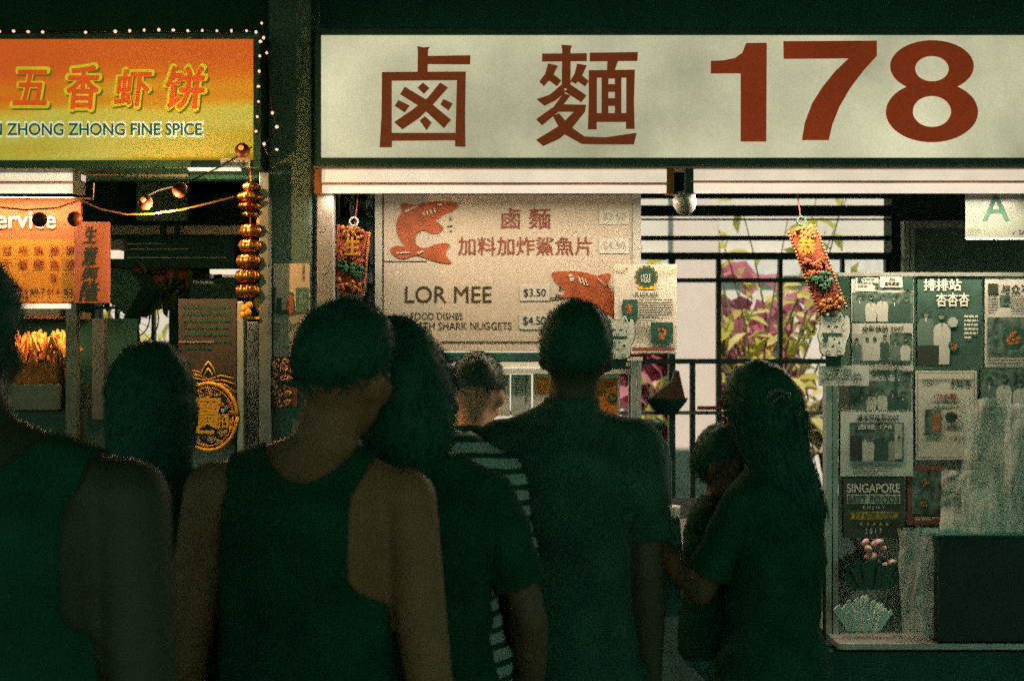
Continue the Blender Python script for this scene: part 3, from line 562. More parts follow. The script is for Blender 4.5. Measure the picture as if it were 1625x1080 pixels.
# lucky cat cutouts
def lucky_cat(label, cx, cy, Y, sc=1.0):
    t = thing('lucky_cat_cutout', (X(cx, Y), Y, Z(cy + 36 * sc, Y)), label, 'cat cutout', 'flat lucky cat cutouts')
    T = lambda pts: [(cx + a * sc, cy + b * sc) for a, b in pts]
    W_ = M('cat_white', (.66, .65, .57), .6, var=.12, sc=15, grain=.1)
    body = smooth_pts(T([(-22, -22), (-21, -36), (-16, -38), (-9, -29), (4, -28), (9, -38), (13, -36), (17, -24), (20, -33), (25, -29), (27, -8), (24, 6), (19, 14), (19, 28), (14, 35), (-16, 35), (-23, 26), (-22, 14), (-25, 8), (-26, -2), (-22, -8)]), 2)
    shape('outline', [[smooth_pts([(cx + (p[0] - cx) * 1.05, cy + (p[1] - cy) * 1.04) for p in body], 0)]], Y + .004, greenink, t, th=.003)
    shape('body', [[body]], Y, W_, t, th=.003)
    ar = lambda a0, a1, r, x, y: [T([(x + r * math.cos(R(a)), y + r * math.sin(R(a))) for a in range(a0, a1 + 1, 20)] + [(x + (r - 1.2) * math.cos(R(a)), y + (r - 1.2) * math.sin(R(a))) for a in range(a1, a0 - 1, -20)])]
    f = [ar(200, 340, 3, -8, -12), ar(200, 340, 3, 4, -12), [T([(-19, -3), (14, -3), (14, 0), (-19, 0)])], ar(20, 160, 3, -2, -8), [T([(-19, -30), (-15, -33), (-13, -28)])], [T([(8, -29), (11, -33), (13, -27)])],
         ar(0, 340, 4, -10, 30), ar(0, 340, 4, 8, 30), [T([(-17, 3), (-10, 2), (-9, 10), (-14, 14), (-19, 10)])], [T([(6, 12), (10, 11), (11, 15), (7, 16)])], [T([(-1, 6), (2, 6), (2, 9), (-1, 9)])], [T([(-3, 18), (0, 17), (0, 21), (-3, 21)])], ar(100, 250, 8, 20, -12)]
    shape('face_lines', f, Y - .003, greenink, t, th=.0008)
    MB().pb(cx - 13 * sc, cy + 35 * sc, cx + 12 * sc, cy + 52 * sc, Y + .006, .004).build('clip', black, t)
lucky_cat('flat white lucky cat cutout at the top of the cabinet post', 1323, 531, 4.475, .97)
lucky_cat('flat white lucky cat cutout half behind the man in the grey shirt', 982, 536, 4.50, .95)
# plastic bags, napkins, box
def plastic(key, al):
    m = bpy.data.materials.new(key); m.use_nodes = True; t_ = m.node_tree; N = t_.nodes; b = N['Principled BSDF']
    b.inputs['Base Color'].default_value = (.80, .78, .70, 1); b.inputs['Roughness'].default_value = .15
    tc = N.new('ShaderNodeTexCoord'); nn = N.new('ShaderNodeTexNoise'); nn.inputs['Scale'].default_value = 7; nn.inputs['Detail'].default_value = 8; nn.inputs['Distortion'].default_value = 1.5
    mp = N.new('ShaderNodeMapping'); mp.inputs['Scale'].default_value = (1.3, 1, .45); t_.links.new(tc.outputs['Object'], mp.inputs[0]); t_.links.new(mp.outputs[0], nn.inputs['Vector'])
    mr = N.new('ShaderNodeMapRange'); mr.inputs[1].default_value = .3; mr.inputs[2].default_value = .75; mr.inputs[3].default_value = al - .04; mr.inputs[4].default_value = al + .20
    t_.links.new(nn.outputs[0], mr.inputs[0]); t_.links.new(mr.outputs[0], b.inputs['Alpha'])
    n3 = N.new('ShaderNodeTexNoise'); n3.inputs['Scale'].default_value = 11; n3.inputs['Detail'].default_value = 6; n3.inputs['Distortion'].default_value = 2.5; t_.links.new(mp.outputs[0], n3.inputs['Vector'])
    bp = N.new('ShaderNodeBump'); bp.inputs['Strength'].default_value = .35; bp.inputs['Distance'].default_value = .01; t_.links.new(n3.outputs[0], bp.inputs['Height']); t_.links.new(bp.outputs[0], b.inputs['Normal']); return m
plas = plastic('clear_plastic', .30)
def bag(label, a, b, c, d, Y, seed, flare=.0, n=36, k=28, cat='bag'):
    rg = random.Random(seed); m = MB(); g = []
    for side in (0, 1):
        gg = []
        for j in range(k + 1):
            row = []; v = j / k; y = b + (d - b) * v
            for i in range(n + 1):
                u = i / n; px = a + (c - a) * (u + flare * (u - .5) * v)
                nz = 1.4 * noise.noise(Vector((u * 3 + seed, v * 2.6 + side * 9, seed))) + .45 * noise.noise(Vector((u * 9 + v * 4 + seed, v * 8, side * 3)))
                dy = (.025 * math.sin(math.pi * u) * (1 if side == 0 else -1)) + .012 * nz
                ez = 6 * noise.noise(Vector((u * 6, seed, side))) if j in (0, k) else 0
                row.append(m.bm.verts.new((X(px + 5 * noise.noise(Vector((v * 4, seed, i * .3))), Y), Y - dy, Z(y + ez, Y))))
            gg.append(row)
        for j in range(k):
            for i in range(n): m.bm.faces.new((gg[j][i], gg[j][i + 1], gg[j + 1][i + 1], gg[j + 1][i]))
    return tag(m.build('plastic_bag', plas, None, True), label, cat, 'clear plastic bags hanging on the cabinet')
bag('tall clear plastic bag bundle hanging over the certificate', 1525, 632, 1606, 850, 4.36, 2, -.05)
bag('clear plastic bag bundle cut by the right picture edge', 1596, 640, 1670, 852, 4.37, 5, .1)
bag('crumpled plastic bag spread behind the taller bags', 1495, 745, 1580, 850, 4.39, 9, .1)
bag('narrow clear plastic bag hanging left of the dark box', 1424, 838, 1490, 1010, 4.36, 13, -.25)
t = thing('dark_box', (X(1560, 4.3), 4.3, Z(1018, 4.3)), 'plain dark box on the steel shelf below the plastic bags', 'box')
MB().pb(1490, 852, 1690, 1018, 4.31, .28, .004).build('body', M('box_dark', (.008, .026, .016), .6, var=.3), t); MB().pb(1487, 848, 1695, 853, 4.305, .29, .002).build('lid', blk2, t)
def fan(name, label, cat, cx, base, Y, n, rx, h, mat, seed):
    rg = random.Random(seed); m = MB()
    for i in range(n):
        u = (i / (n - 1) - .5) * 2; x0 = cx + u * rx * .55; x1 = cx + u * rx + rg.uniform(-3, 3); top = base - h * (1 - .35 * u * u) + rg.uniform(-6, 6); wd = rx / n * 1.7; y = Y + rg.uniform(-.02, .02)
        p = [(x0 - wd * .7, base), (x0 + wd * .7, base), (x1 + wd, top + 3), (x1 + wd * .3, top - 3), (x1 - wd, top + 2)]
        m.poly([(X(a, Y), Z(b, Y)) for a, b in p], y, y + .0035)
    return tag(m.build(name, mat), label, cat)
fan('paper_napkins', 'fanned white paper napkins on the shelf corner', 'napkins', 1370, 1000, 4.28, 18, 42, 48, M('napkin', (.90, .86, .78), .9, var=.15), 4)
fan('green_leaf_wrappers', 'dim green leaf wrappers standing behind the napkins', 'wrappers', 1385, 935, 4.40, 12, 45, 42, M('wrapper', (.03, .10, .065), .6, var=.4), 6)
m = MB()
for i in range(14): m.ell((X(random.uniform(1372, 1416), 4.42), 4.42 + random.uniform(0, .02), Z(random.uniform(858, 898), 4.42)), (.016, .012, .011), Euler((0, random.uniform(-1, 1), 0)).to_matrix(), 8, 6)
tag(m.build('pink_packets', M('pink_packet', (.55, .36, .31), .5, var=.4, sc=40), None, True), 'heap of small pink packets below the plaque', 'packets')
# ------------------------------------------------------------------ front counter of the main stall
t = thing('serving_counter', (X(820, 4.5), 4.5, 0), 'steel serving counter hidden behind the queue', 'counter')
MB().box(X(500, 4.5), X(1300, 4.5), 4.52, 5.1, 0, .98).build('body', steeld, t); MB().box(X(500, 4.5), X(1305, 4.5), 4.45, 5.15, .98, 1.01, .004).build('worktop', steel, t)
MB().pb(720, 574, 1000, 581, 4.58, .35).build('upper_shelf', white, t); MB().pb(720, 586, 1000, 593, 4.54, .30).build('glass_top_rail', M('bright_rail', (.80, .74, .63), .4), t)
m = MB(); m.pb(1003, 570, 1010, 760, 4.5, .04).pb(1012, 572, 1018, 760, 4.55, .04).pb(998, 575, 1001, 760, 4.6, .03); m.build('post', steel, t)
MB().pb(1000, 566, 1020, 572, 4.49, .12).build('cap', white, t)
poster('counter_card', 'grey card reading SELF under the counter rail', 'card', (811, 594, 843, 660), 4.56, paperg, [('txt', (833, 595, 838, 640), 'S\nE\nL\nF', lineink, .01), ('lines', (816, 600, 829, 626), 6)], seed=41)
poster('counter_card', 'pale card with small red print left of the SELF card', 'card', (788, 594, 809, 660), 4.56, paper, [('lines', (792, 598, 806, 618), 4, M('red_print', ()))], seed=42)
poster('counter_card', 'orange printed card touching the neck of the grey shirt man', 'card', (846, 593, 880, 660), 4.56, paper, [('pic', (853, 598, 880, 625), M('bright_orange', (.75, .26, .02), .6, var=.25, sc=20)), ('bar', (847, 594, 851, 620), M('yellow_print', (.70, .50, .12), .6))], seed=43)
poster('counter_card', 'orange food card reading BEST beside the steel post', 'card', (940, 588, 984, 660), 4.56, paper, [('pic', (944, 600, 980, 656), orangep), ('txt', (944, 620, 962, 628), 'BEST', darkink, .02), ('lines', (960, 606, 978, 616), 3, redtext), ('bowl', (972, 632, 8))], seed=44)
# bowl with scoop, red handled knife on the rear rail
BY = 6.9
t = thing('dark_bowl', (X(1058, BY), BY, Z(655, BY)), 'dark bowl holding a brown cone on the window rail', 'bowl')
MB().lathe([(.05, 0), (.075, .03), (.10, .062), (.108, .078), (.100, .078), (.06, .03)], (X(1058, BY), BY, Z(656, BY)), 28).build('bowl', blk2, t, True)
tw = [(1030, 632), (1086, 632), (1076, 588), (1070, 587), (1066, 604)]
MB().poly([(X(a, BY), Z(b, BY)) for a, b in tw], BY - .04, BY + .04).build('cone', M('brown_cone', (.20, .10, .05), .6, var=.4, sc=40), t)
t = thing('knife', (X(1130, BY), BY, Z(652, BY)), 'red handled knife lying on the window rail', 'knife')
MB().pb(1107, 644, 1152, 650, BY - .03, .02, .004).build('handle', M('red_handle', (.40, .07, .02), .4, var=.2), t); MB().pb(1152, 645, 1215, 650, BY - .022, .003).build('blade', steel, t)
# soup pot and dark bottle by the counter
t = thing('sauce_jar', (X(1040, 4.46), 4.6, .98), 'tall dark sauce jar beyond the shoulder of the grey shirt man', 'jar')
jx, jy = X(1038, 4.6), 4.62
MB().lathe([(.058, 0), (.062, .05), (.062, .25), (.05, .31), (.028, .34), (.028, .365)], (jx, jy, 1.012), 24).build('body', M('jar_dark', (.01, .03, .022), .25, var=.2), t, True)
MB().lathe([(.032, 0), (.034, .02), (.03, .03)], (jx, jy, 1.377), 20).build('lid', black, t, True)
m = MB(); m.lathe([(.03, 0), (.032, .10), (.034, .105)], (X(1064, 4.6), 4.6, 1.012), 20)
tag(m.build('white_cup', white, None, True), 'small white cup on the counter beside the dark jar', 'cup')

# ================================================================== LEFT STALL
t = thing('stall_sign', (X(180, SY), SY + .1, Z(266, SY)), 'orange and yellow lit sign with FINE SPICE lettering', 'sign')
xl, xr = X(-120, SY), X(414, SY)
m = MB(); m.box(xl, xr, SY, SY + .14, Z(61, SY), Z(51, SY), .003).box(xl, xr, SY, SY + .14, Z(267, SY), Z(254, SY), .003).box(X(402, SY), xr, SY, SY + .14, Z(253.8, SY), Z(61.2, SY)); m.build('sign_frame', dfr, t)
om = bpy.data.materials.new('orange_sign_face'); om.use_nodes = True; N = om.node_tree.nodes; L = om.node_tree.links; b = N['Principled BSDF']
tc = N.new('ShaderNodeTexCoord'); sp = N.new('ShaderNodeSeparateXYZ'); L.new(tc.outputs['Generated'], sp.inputs[0])
nz = N.new('ShaderNodeTexNoise'); nz.inputs['Scale'].default_value = 2.2; nz.inputs['Detail'].default_value = 1
mpn = N.new('ShaderNodeMapping'); mpn.inputs['Scale'].default_value = (.9, 1, 2.2); mpn.inputs['Location'].default_value = (.3, 0, .1); L.new(tc.outputs['Generated'], mpn.inputs[0]); L.new(mpn.outputs[0], nz.inputs['Vector'])
ma = N.new('ShaderNodeMath'); ma.operation = 'MULTIPLY_ADD'; ma.inputs[1].default_value = .55; L.new(nz.outputs[0], ma.inputs[0]); L.new(sp.outputs[2], ma.inputs[2])
mb2 = N.new('ShaderNodeMath'); mb2.operation = 'MULTIPLY_ADD'; mb2.inputs[1].default_value = -.16; L.new(sp.outputs[0], mb2.inputs[0]); L.new(ma.outputs[0], mb2.inputs[2])
cr = N.new('ShaderNodeValToRGB'); e = cr.color_ramp.elements; e[0].position = .10; e[0].color = (*lin(176, 92, 14), 1); e[1].position = 1.0; e[1].color = (*lin(206, 82, 26), 1)
for p_, c_ in ((.2, (172, 148, 22)), (.36, (178, 176, 74)), (.56, (196, 182, 66)), (.72, (205, 134, 20)), (.86, (212, 100, 20))):
    x_ = e.new(p_); x_.color = (*lin(*c_), 1)
L.new(mb2.outputs[0], cr.inputs[0]); gr = N.new('ShaderNodeTexNoise'); gr.inputs['Scale'].default_value = 230; gr.inputs['Detail'].default_value = 3; L.new(tc.outputs['Object'], gr.inputs['Vector'])
mr = N.new('ShaderNodeMapRange'); mr.inputs[1].default_value = .3; mr.inputs[2].default_value = .7; mr.inputs[3].default_value = .78; mr.inputs[4].default_value = 1.2; L.new(gr.outputs[0], mr.inputs[0])
vs = N.new('ShaderNodeVectorMath'); vs.operation = 'SCALE'; L.new(cr.outputs[0], vs.inputs[0]); L.new(mr.outputs[0], vs.inputs['Scale'])
L.new(vs.outputs[0], b.inputs['Emission Color']); b.inputs['Emission Strength'].default_value = .85; b.inputs['Base Color'].default_value = (.3, .2, .05, 1)
MB().box(xl, X(402, SY), SY + .012, SY + .05, Z(254, SY), Z(61, SY)).build('lit_face', om, t)
e_or = M('sign_orange_char', (.6, .12, .03), .6, emit=lin(206, 78, 28), es=.9, grain=.2, gsc=230); e_ye = M('sign_yellow_edge', (.6, .5, .05), .6, emit=lin(190, 184, 34), es=.85, grain=.15, gsc=230)
e_wh = M('sign_white_edge', (.7, .7, .7), .6, emit=lin(205, 208, 180), es=.9); e_gr = M('sign_green_text', (.02, .1, .07), .6, emit=lin(16, 74, 56), es=.8); e_dk = M('sign_shadow_edge', (.1, .08, .02), .6, emit=lin(110, 100, 20), es=.8)
for ch, bx in (('五', (21, 112, 74, 166)), ('香', (107, 105, 156, 172)), ('虾', (182, 112, 240, 168)), ('饼', (264, 107, 324, 172))):
    text('character_edge', ch, (bx[0] - 1, bx[1] + 1, bx[2] + 6, bx[3] + 6), SY + .0105, e_dk, t, .055, .12); text('character_edge', ch, (bx[0] - 3, bx[1] - 3, bx[2] + 3, bx[3] + 3), SY + .0095, e_ye, t, .055, .12); text('character', ch, bx, SY + .0085, e_or, t, .03, .12)
text('lettering_edge', 'TIAN ZHONG ZHONG FINE SPICE', (-53, 193.5, 322.5, 217), SY + .0105, e_wh, t, .07); text('lettering', 'TIAN ZHONG ZHONG FINE SPICE', (-51, 196, 320, 214.5), SY + .0095, e_gr, t, .028)
poster('unit_number_plate', 'small grey unit number plate under the orange sign corner', 'plate', (350, 251, 397, 266), SY - .008, paperg, [('txt', (357, 254, 388, 263), '02-24', lineink, .01)], seed=50)
# string lights
bulbm = M('bulb_glow', (.9, .6, .4), .4, var=0, emit=(1.0, .58, .40), es=1.15); bulb_o = M('amber_bulb_glow', (.5, .15, .03), .4, var=0, emit=(1.0, .30, .06), es=1.1)
def string_lights(label, wire, bulbs, Y, r=.0047):
    t = thing('string_lights', (X(wire[0][0], Y), Y, Z(wire[-1][1], Y)), label, 'string lights', 'string lights on the spice stall')
    MB().tube([(X(a, Y), Y + .008 * math.sin(i * 1.7), Z(b, Y)) for i, (a, b) in enumerate(wire)], .0028, 5).build('cable', wirem, t)
    for a, b in bulbs:
        MB().ell((X(a, Y), Y - .008, Z(b, Y)), (r * random.uniform(.8, 1.25), r, r * random.uniform(.8, 1.2)), None, 10, 7).build('bulb', bulbm, t, True)
YL = SY - .012
string_lights('string of tiny warm lights along the top of the orange sign', [(i * 24 - 6, 50 + 1.5 * math.sin(i * 2.2)) for i in range(18)], [(1, 51), (23, 50.5), (46, 51.5), (69, 52), (137, 52.5), (184, 51), (207, 50), (230, 49), (253, 48.5), (276, 49), (299, 50), (322, 49.5), (345, 50), (368, 50), (392, 50), (407, 52)], YL)
string_lights('string of tiny warm lights down the right end of the orange sign', [(416, 36), (419, 60), (414, 70), (413, 95), (411, 118), (411, 140), (410, 165), (408, 190), (405, 215)], [(416, 38), (419, 61), (414, 67), (413, 90), (412, 114), (411, 138), (411, 162), (409, 186), (407, 209)], YL)
string_lights('loose string of dim lights dangling beside the pillar edge', [(422, 70), (424, 85), (428, 120), (430, 150), (432, 180), (440, 202), (430, 220), (419, 230), (425, 245)], [(424, 85), (433, 180), (440, 202), (420, 229), (440, 238)], YL - .02, .005)
# amber ball lamps on a sagging cable
t = thing('ball_string_lights', (X(240, 4.42), 4.42, Z(345, 4.42)), 'sagging cable with amber ball lamps below the orange sign', 'string lights')
Yc = 4.12
MB().tube([(X(a, Yc), Yc, Z(b, Yc)) for a, b in ((0, 329), (40, 333), (90, 330), (127, 318), (160, 332), (200, 340), (240, 339), (290, 332), (340, 320), (372, 312))], .0028, 6).build('cable', M('copper_cable', (.35, .18, .07), .5), t)
MB().tube([(X(a, Yc), Yc + .02, Z(b, Yc)) for a, b in ((225, 312), (250, 300), (290, 290), (350, 262), (398, 232))], .0025, 6).build('cable', wirem, t)
for a, b, mt in ((65, 349, 0), (121, 348, 0), (232, 322, 1), (287, 302, 0), (386, 240, 1)):
    bb = MB().ell((X(a, Yc), Yc - .012, Z(b, Yc)), (.023, .023, .023), None, 18, 12).build('ball_lamp', M('amber_ball', (.14, .03, .01), .5, var=.2), t, True)
    if mt:
        pl = bpy.data.lights.new('amber_lamp_light', 'POINT'); pl.energy = 11.0 if b > 300 else .25; pl.color = (1, .50, .16); pl.shadow_soft_size = .012; po = bpy.data.objects.new('amber_lamp_light', pl); COL.objects.link(po); po.location = (X(a, Yc) + .05, Yc - .02, Z(b, Yc) - .05)
    if mt: MB().ell((X(a, Yc) , Yc - .034, Z(b - 3, Yc)), (.008, .007, .008), None, 12, 8).build('filament', bulb_o, bb, True)
# left tube lamp
t = tube_lamp(-80, 126, 273, 287, 305, 4.40, 'short lit tube lamp over the orange service menu', 2.6, steeld)
tag(MB().pb(-60, 268, 134, 284, 4.46, .05).build('lamp_rail', steeld), 'dull steel rail behind the short tube lamp', 'rail')
t = thing('dark_beam', (X(280, 4.5), 4.5, Z(285, 4.5)), 'dark beam with pale strips under the orange sign', 'beam')
MB().pb(134, 267.5, 426, 284, 4.50, .06).build('beam', blk2, t)
m = MB(); m.pb(134, 266.8, 201, 269.5, 4.47, .02); m.build('pale_edge', white, t); MB().pb(298, 266, 380, 269.5, 4.30, .03).build('added_glow_strip', tubem, t); area_lamp('added_fill_light', X(300, 4.3), X(380, 4.3), 4.315, Z(271, 4.3), 3.0, (1, .74, .46), 12, .03); MB().pb(201, 270, 298, 280.5, 4.47, .02).build('steel_strip', steeld, t); MB().pb(140, 274, 198, 278, 4.48, .01).build('amber_strip', M('amber_strip', (.38, .20, .10), .5), t)  # pale strip made to glow, with a lamp added to brighten the gold ornaments
tag(MB().tube([(X(a, 4.42), 4.42, Z(b, 4.42)) for a, b in ((-30, 314), (148, 315), (149, 290))], .004, 6).build('copper_pipe', M('copper_pipe', (.50, .28, .13), .4, .6)), 'thin copper pipe below the short tube lamp', 'pipe')
# service menu
t = thing('service_menu', (X(50, 4.5), 4.5, Z(480, 4.5)), 'orange service menu board with rows of dishes and prices', 'menu board')
MB().pb(-90, 316, 128, 481, 4.52, .02).build('board', M('menu_orange', (.60, .12, .025), .6, var=.12, sc=6, grain=.1, gsc=200), t); MB().pb(-90, 380, 119, 479, 4.517, .002).build('yellow_panel', M('menu_yellow', (.58, .215, .016), .6, var=.12, sc=6, grain=.1, gsc=200), t)
cm = M('menu_cream', (.82, .55, .36), .6); rt2 = M('menu_red_text', (.30, .04, .012), .6)
text('lettering', 'Service', (-24, 334, 88, 362), 4.515, cm, t, .03)
for i, (u_, l_) in enumerate((('豆', '干'), ('皮', '蛋'), ('鱼', '圆'), ('墨', '鱼'), ('煲', '肠'))):
    x_ = 4 + i * 25; text('dish_name', u_, (x_, 390, x_ + 15, 402), 4.514, rt2, t, .008); text('dish_name', l_, (x_, 412, x_ + 15, 425), 4.514, rt2, t, .008)
text('dish_name', '卷', (79, 434, 91, 447), 4.514, rt2, t, .008)
for s_, bx, mt in (('$0.8', (-2, 458, 21, 468), darkink), ('$1.2', (24, 458, 44, 468), rt2), ('$0.7', (48, 458, 71, 468), darkink), ('$1.6', (75, 458, 95, 468), rt2), ('$2', (101, 458, 116, 468), darkink)): text('price', s_, bx, 4.514, mt, t, .018)
t = thing('calligraphy_card', (X(145, 4.47), 4.47, Z(481, 4.47)), 'salmon pink card with four brush characters down it', 'card')
MB().pb(117, 352, 173, 481, 4.46, .02, .002).build('card', M('salmon_card', (.42, .13, .065), .7, var=.1, sc=8, grain=.1), t)
for s_, bx in (('生', (134, 360, 153, 386)), ('意', (131, 391, 155, 421)), ('興', (130, 424, 156, 444)), ('隆', (127, 446, 158, 477))): text('brush_character', s_, bx, 4.457, blkink, t, .035, .2)
# heated display with fried crackers
t = thing('warming_cabinet', (X(60, 4.5), 4.5, .95), 'dark warming cabinet with a lit lamp over fried strips', 'cabinet')
MB().pb(-100, 481.5, 108, 489, 4.47, .03).build('lamp_strip', tubem, t); MB().pb(-100, 490, 92, 502, 4.48, .35).build('top', M('warm_top', (.30, .24, .17), .5, var=.3), t)
m = MB(); m.pb(104, 481, 121, 700, 4.50, .04).pb(-100, 610, 92, 650, 4.48, .4); m.build('frame', M('cab_frame', (.08, .11, .09), .5, var=.3), t)
MB().pb(146, 505, 165, 665, 4.52, .04).build('post', M('post_grey', (.14, .13, .11), .5, .4, var=.3), t); MB().box(X(-100, 4.5), X(170, 4.5), 4.86, 4.88, Z(650, 4.5), Z(500, 4.5)).build('back_panel', blk2, t)
MB().box(X(-100, 4.5), X(280, 4.5), 4.55, 5.1, 0, Z(652, 4.5)).build('counter', M('spice_counter', (.05, .08, .06), .5, .3, var=.3), t)
area_lamp('warmer_light', X(-60, 4.5), X(100, 4.5), 4.60, Z(503, 4.5), 2.2, (1, .62, .28))
t = thing('fried_strips', (X(58, 4.65), 4.65, Z(610, 4.65)), 'heap of golden fried cracker strips in the warming cabinet', 'food')
rg = random.Random(5); m = MB()
for i in range(420):
    u = rg.random(); px = 10 + 95 * u; hump = 14 * abs(math.sin(u * 9.0)) + 4; top = 540 - hump + rg.uniform(0, 26)
    if rg.random() < .5: top += rg.uniform(10, 60)
    p0 = Vector((X(px, 4.65), 4.65 + rg.uniform(-.07, .07), Z(top, 4.65))); d = Vector((rg.gauss(0, .3) + (px - 58) / 260, rg.gauss(0, .3), -1)).normalized() * rg.uniform(.05, .11)
    m.tube([p0, p0 + d * .5 + Vector((rg.uniform(-.006, .006), 0, 0)), p0 + d], [.005, .007, .006], 5)
m.build('strips', M('fried_gold', (.62, .24, .035), .7, var=.5, sc=60), t)
MB().box(X(5, 4.65), X(112, 4.65), 4.54, 4.76, Z(612, 4.65), Z(575, 4.65)).build('filling', M('fried_brown', (.20, .09, .025), .8, var=.5, sc=70, bump=.8), t)
# gold garland hanging from the sign
t = thing('gold_garland', (X(397, 4.36), 4.36, Z(505, 4.36)), 'hanging strand of gold pumpkin and ingot charms by the steel post', 'garland')
Yg = 4.36
MB().tube([(X(398, Yg), Yg, Z(268, Yg)), (X(397, Yg), Yg, Z(500, Yg))], .003, 6).build('cord', redfab, t)
for a, b, w_, h_ in ((398, 297, 14, 9), (397, 313, 22, 9), (397, 327, 20, 7), (397, 340, 14, 5)):
    s_ = Yg / FPX; MB().lathe([(w_ * s_ * .35, -h_ * s_), (w_ * s_ * .8, -h_ * s_ * .6), (w_ * s_, 0), (w_ * s_ * .85, h_ * s_ * .5), (w_ * s_ * .5, h_ * s_ * .9)], (X(a, Yg), Yg, Z(b, Yg)), 28, .04, 7).build('gold_ingot', gold, t, True)
for a, b, w_, h_ in ((398, 366, 17, 12), (397, 390, 18, 12), (394, 414, 19, 13), (393, 438, 19, 13), (393, 461, 19, 12)):
    s_ = Yg / FPX; MB().lathe([(w_ * s_ * .2, -h_ * s_ * .9), (w_ * s_ * .75, -h_ * s_ * .75), (w_ * s_, -h_ * s_ * .1), (w_ * s_ * .85, h_ * s_ * .6), (w_ * s_ * .3, h_ * s_ * .92), (w_ * s_ * .1, h_ * s_ * .7)], (X(a, Yg), Yg, Z(b, Yg)), 40, .09, 9).build('gold_pumpkin', M('gold_orange', (.50, .17, .035), .3, .9, var=.4, sc=25), t, True)
for i in range(9):
    a, b = 397 + random.uniform(-9, 12), 478 + i * 3
    MB().ell((X(a, Yg), Yg + random.uniform(-.02, .02), Z(b, Yg)), (.012, .01, .012), None, 10, 7).build('gold_charm', goldp, t, True)
MB().pb(388, 502, 411, 506, Yg - .01, .02).build('base_bar', goldp, t)
m = MB()
for i in range(8): m.ell((X(410, Yg), Yg + .02, Z(350 + i * 20, Yg)), (.012, .01, .014), None, 8, 6)
m.build('pink_tassels', M('pink_tassel', (.6, .38, .30), .7), t, True)
# steel posts and poster on pillar
tag(MB().pb(411, 273, 427, 760, 4.36, .05, .003).build('steel_post', steeld), 'pale steel corner post beside the gold garland', 'post')
tag(MB().pb(376, 478, 387, 800, 4.40, .05, .003).build('steel_post', M('post_light', (.42, .40, .34), .45, .5, var=.25)), 'shorter steel post beside the brown board', 'post')
tag(MB().pb(388, 510, 410, 780, 4.62, .02).build('mottled_sheet', M('mottled_panel', (.28, .29, .25), .6, var=.7, sc=14)), 'mottled grey panel between the two steel posts', 'sheet')
pst = poster('bottle_poster', 'cream poster showing a sauce bottle and shopping bag', 'poster', (434, 418, 491, 566), YS - .035, M('poster_cream', (.62, .50, .40), .6, var=.12, sc=8, grain=.1), [
    ('bar', (434, 497, 491, 566), M('poster_grey', (.40, .36, .31), .7, var=.12, grain=.1)), ('shape', [smooth_pts([(434, 498), (447, 500), (453, 498), (462, 502), (475, 498), (491, 499), (491, 492), (434, 492)], 0)], M('poster_shadow', (.10, .11, .08), .7, var=.4)), ('shape', [[(469, 456), (489, 456), (488, 494), (470, 496)]], M('teal_bag', (.09, .20, .17), .6, var=.2)), ('txt', (473, 464, 486, 481), 'LET\nYES', M('pale_teal', (.3, .42, .36), .6), .01), ('shape', [smooth_pts([(455, 497), (454, 482), (458, 474), (459, 466), (464, 466), (464, 474), (467, 482), (466, 497)], 1)], M('bottle_red', (.36, .12, .05), .5, var=.2)),
    ('shape', [[(459, 467), (464, 467), (463, 463), (460, 463)], [(439, 472), (447, 472), (446, 494), (438, 494)], [(434, 455), (438, 455), (436, 494), (434, 494)]], greenink), ('bar', (479, 419, 481.5, 446), M('tan_strap', (.42, .25, .14), .6)), ('lines', (434, 513, 445, 540), 5), ('lines', (458, 513, 470, 525), 3)], seed=60)
t = thing('carved_plaque', (X(450, 4.4), 4.4, Z(642, 4.4)), 'ornate rose gold carved plaque low on the pillar', 'plaque')
YP = YS - .05
MB().pb(432, 568, 470, 645, YP, .015).build('plate', M('plaque_brown', (.20, .08, .03), .6, var=.4), t)
rg = random.Random(9); m = MB()
for i in range(46):
    cx, cy, r_ = rg.uniform(435, 468), rg.uniform(571, 640), rg.uniform(2.5, 6); a0 = rg.uniform(0, 6.28)
    m.tube([(X(cx + r_ * (1 - k / 9) * math.cos(a0 + k * .7), YP), YP - .004 - (i % 5) * .001, Z(cy + r_ * (1 - k / 9) * math.sin(a0 + k * .7), YP)) for k in range(8)], .0028, 5)
m.build('scrollwork', M('rose_gold', (.85, .42, .22), .5, .2, var=.3, sc=30), t, True)
# brown notice board + pineapple ornament
t = thing('brown_notice_board', (X(330, 4.48), 4.48, Z(575, 4.48)), 'dark brown notice board above the gold pineapple ornament', 'notice board')
MB().pb(283, 474, 375, 700, 4.47, .02).build('board', M('brown_board', (.055, .042, .03), .7, var=.3, sc=8, grain=.15), t)
m = MB(); lines_mesh(m, 292, 484, 366, 560, 7, 4.468, .45, random.Random(3)); m.build('small_print', blk2, t)
m = MB(); m.pb(284, 541, 340, 543.5, 4.466, .003); m.build('paper_edge', M('board_edge', (.35, .18, .10), .6), t)
MB().pb(278, 700, 372, 800, 4.52, .02).build('lower_sheet', M('pink_grey_sheet', (.42, .36, .31), .7, var=.2), t)
PY = 4.40
t = thing('pineapple_ornament', (X(331, PY), PY, Z(714, PY)), 'flat gold and black pineapple ornament with a lucky character', 'ornament')
bodyo = arc(331, 661, 46, 53)
shape('body', [[bodyo]], PY + .006, M('pine_black', (.02, .03, .02), .5, var=.5, sc=30), t, th=.006)
crown = [(331, 572), (340, 584), (347, 594), (366, 592), (371, 600), (360, 602), (374, 616), (376, 624), (352, 614), (331, 620), (310, 614), (288, 622), (291, 612), (302, 604), (295, 594), (301, 586), (318, 590), (323, 582)]
shape('crown_plate', [[smooth_pts(crown, 1)]], PY + .005, M('pine_black', ()), t, th=.005)
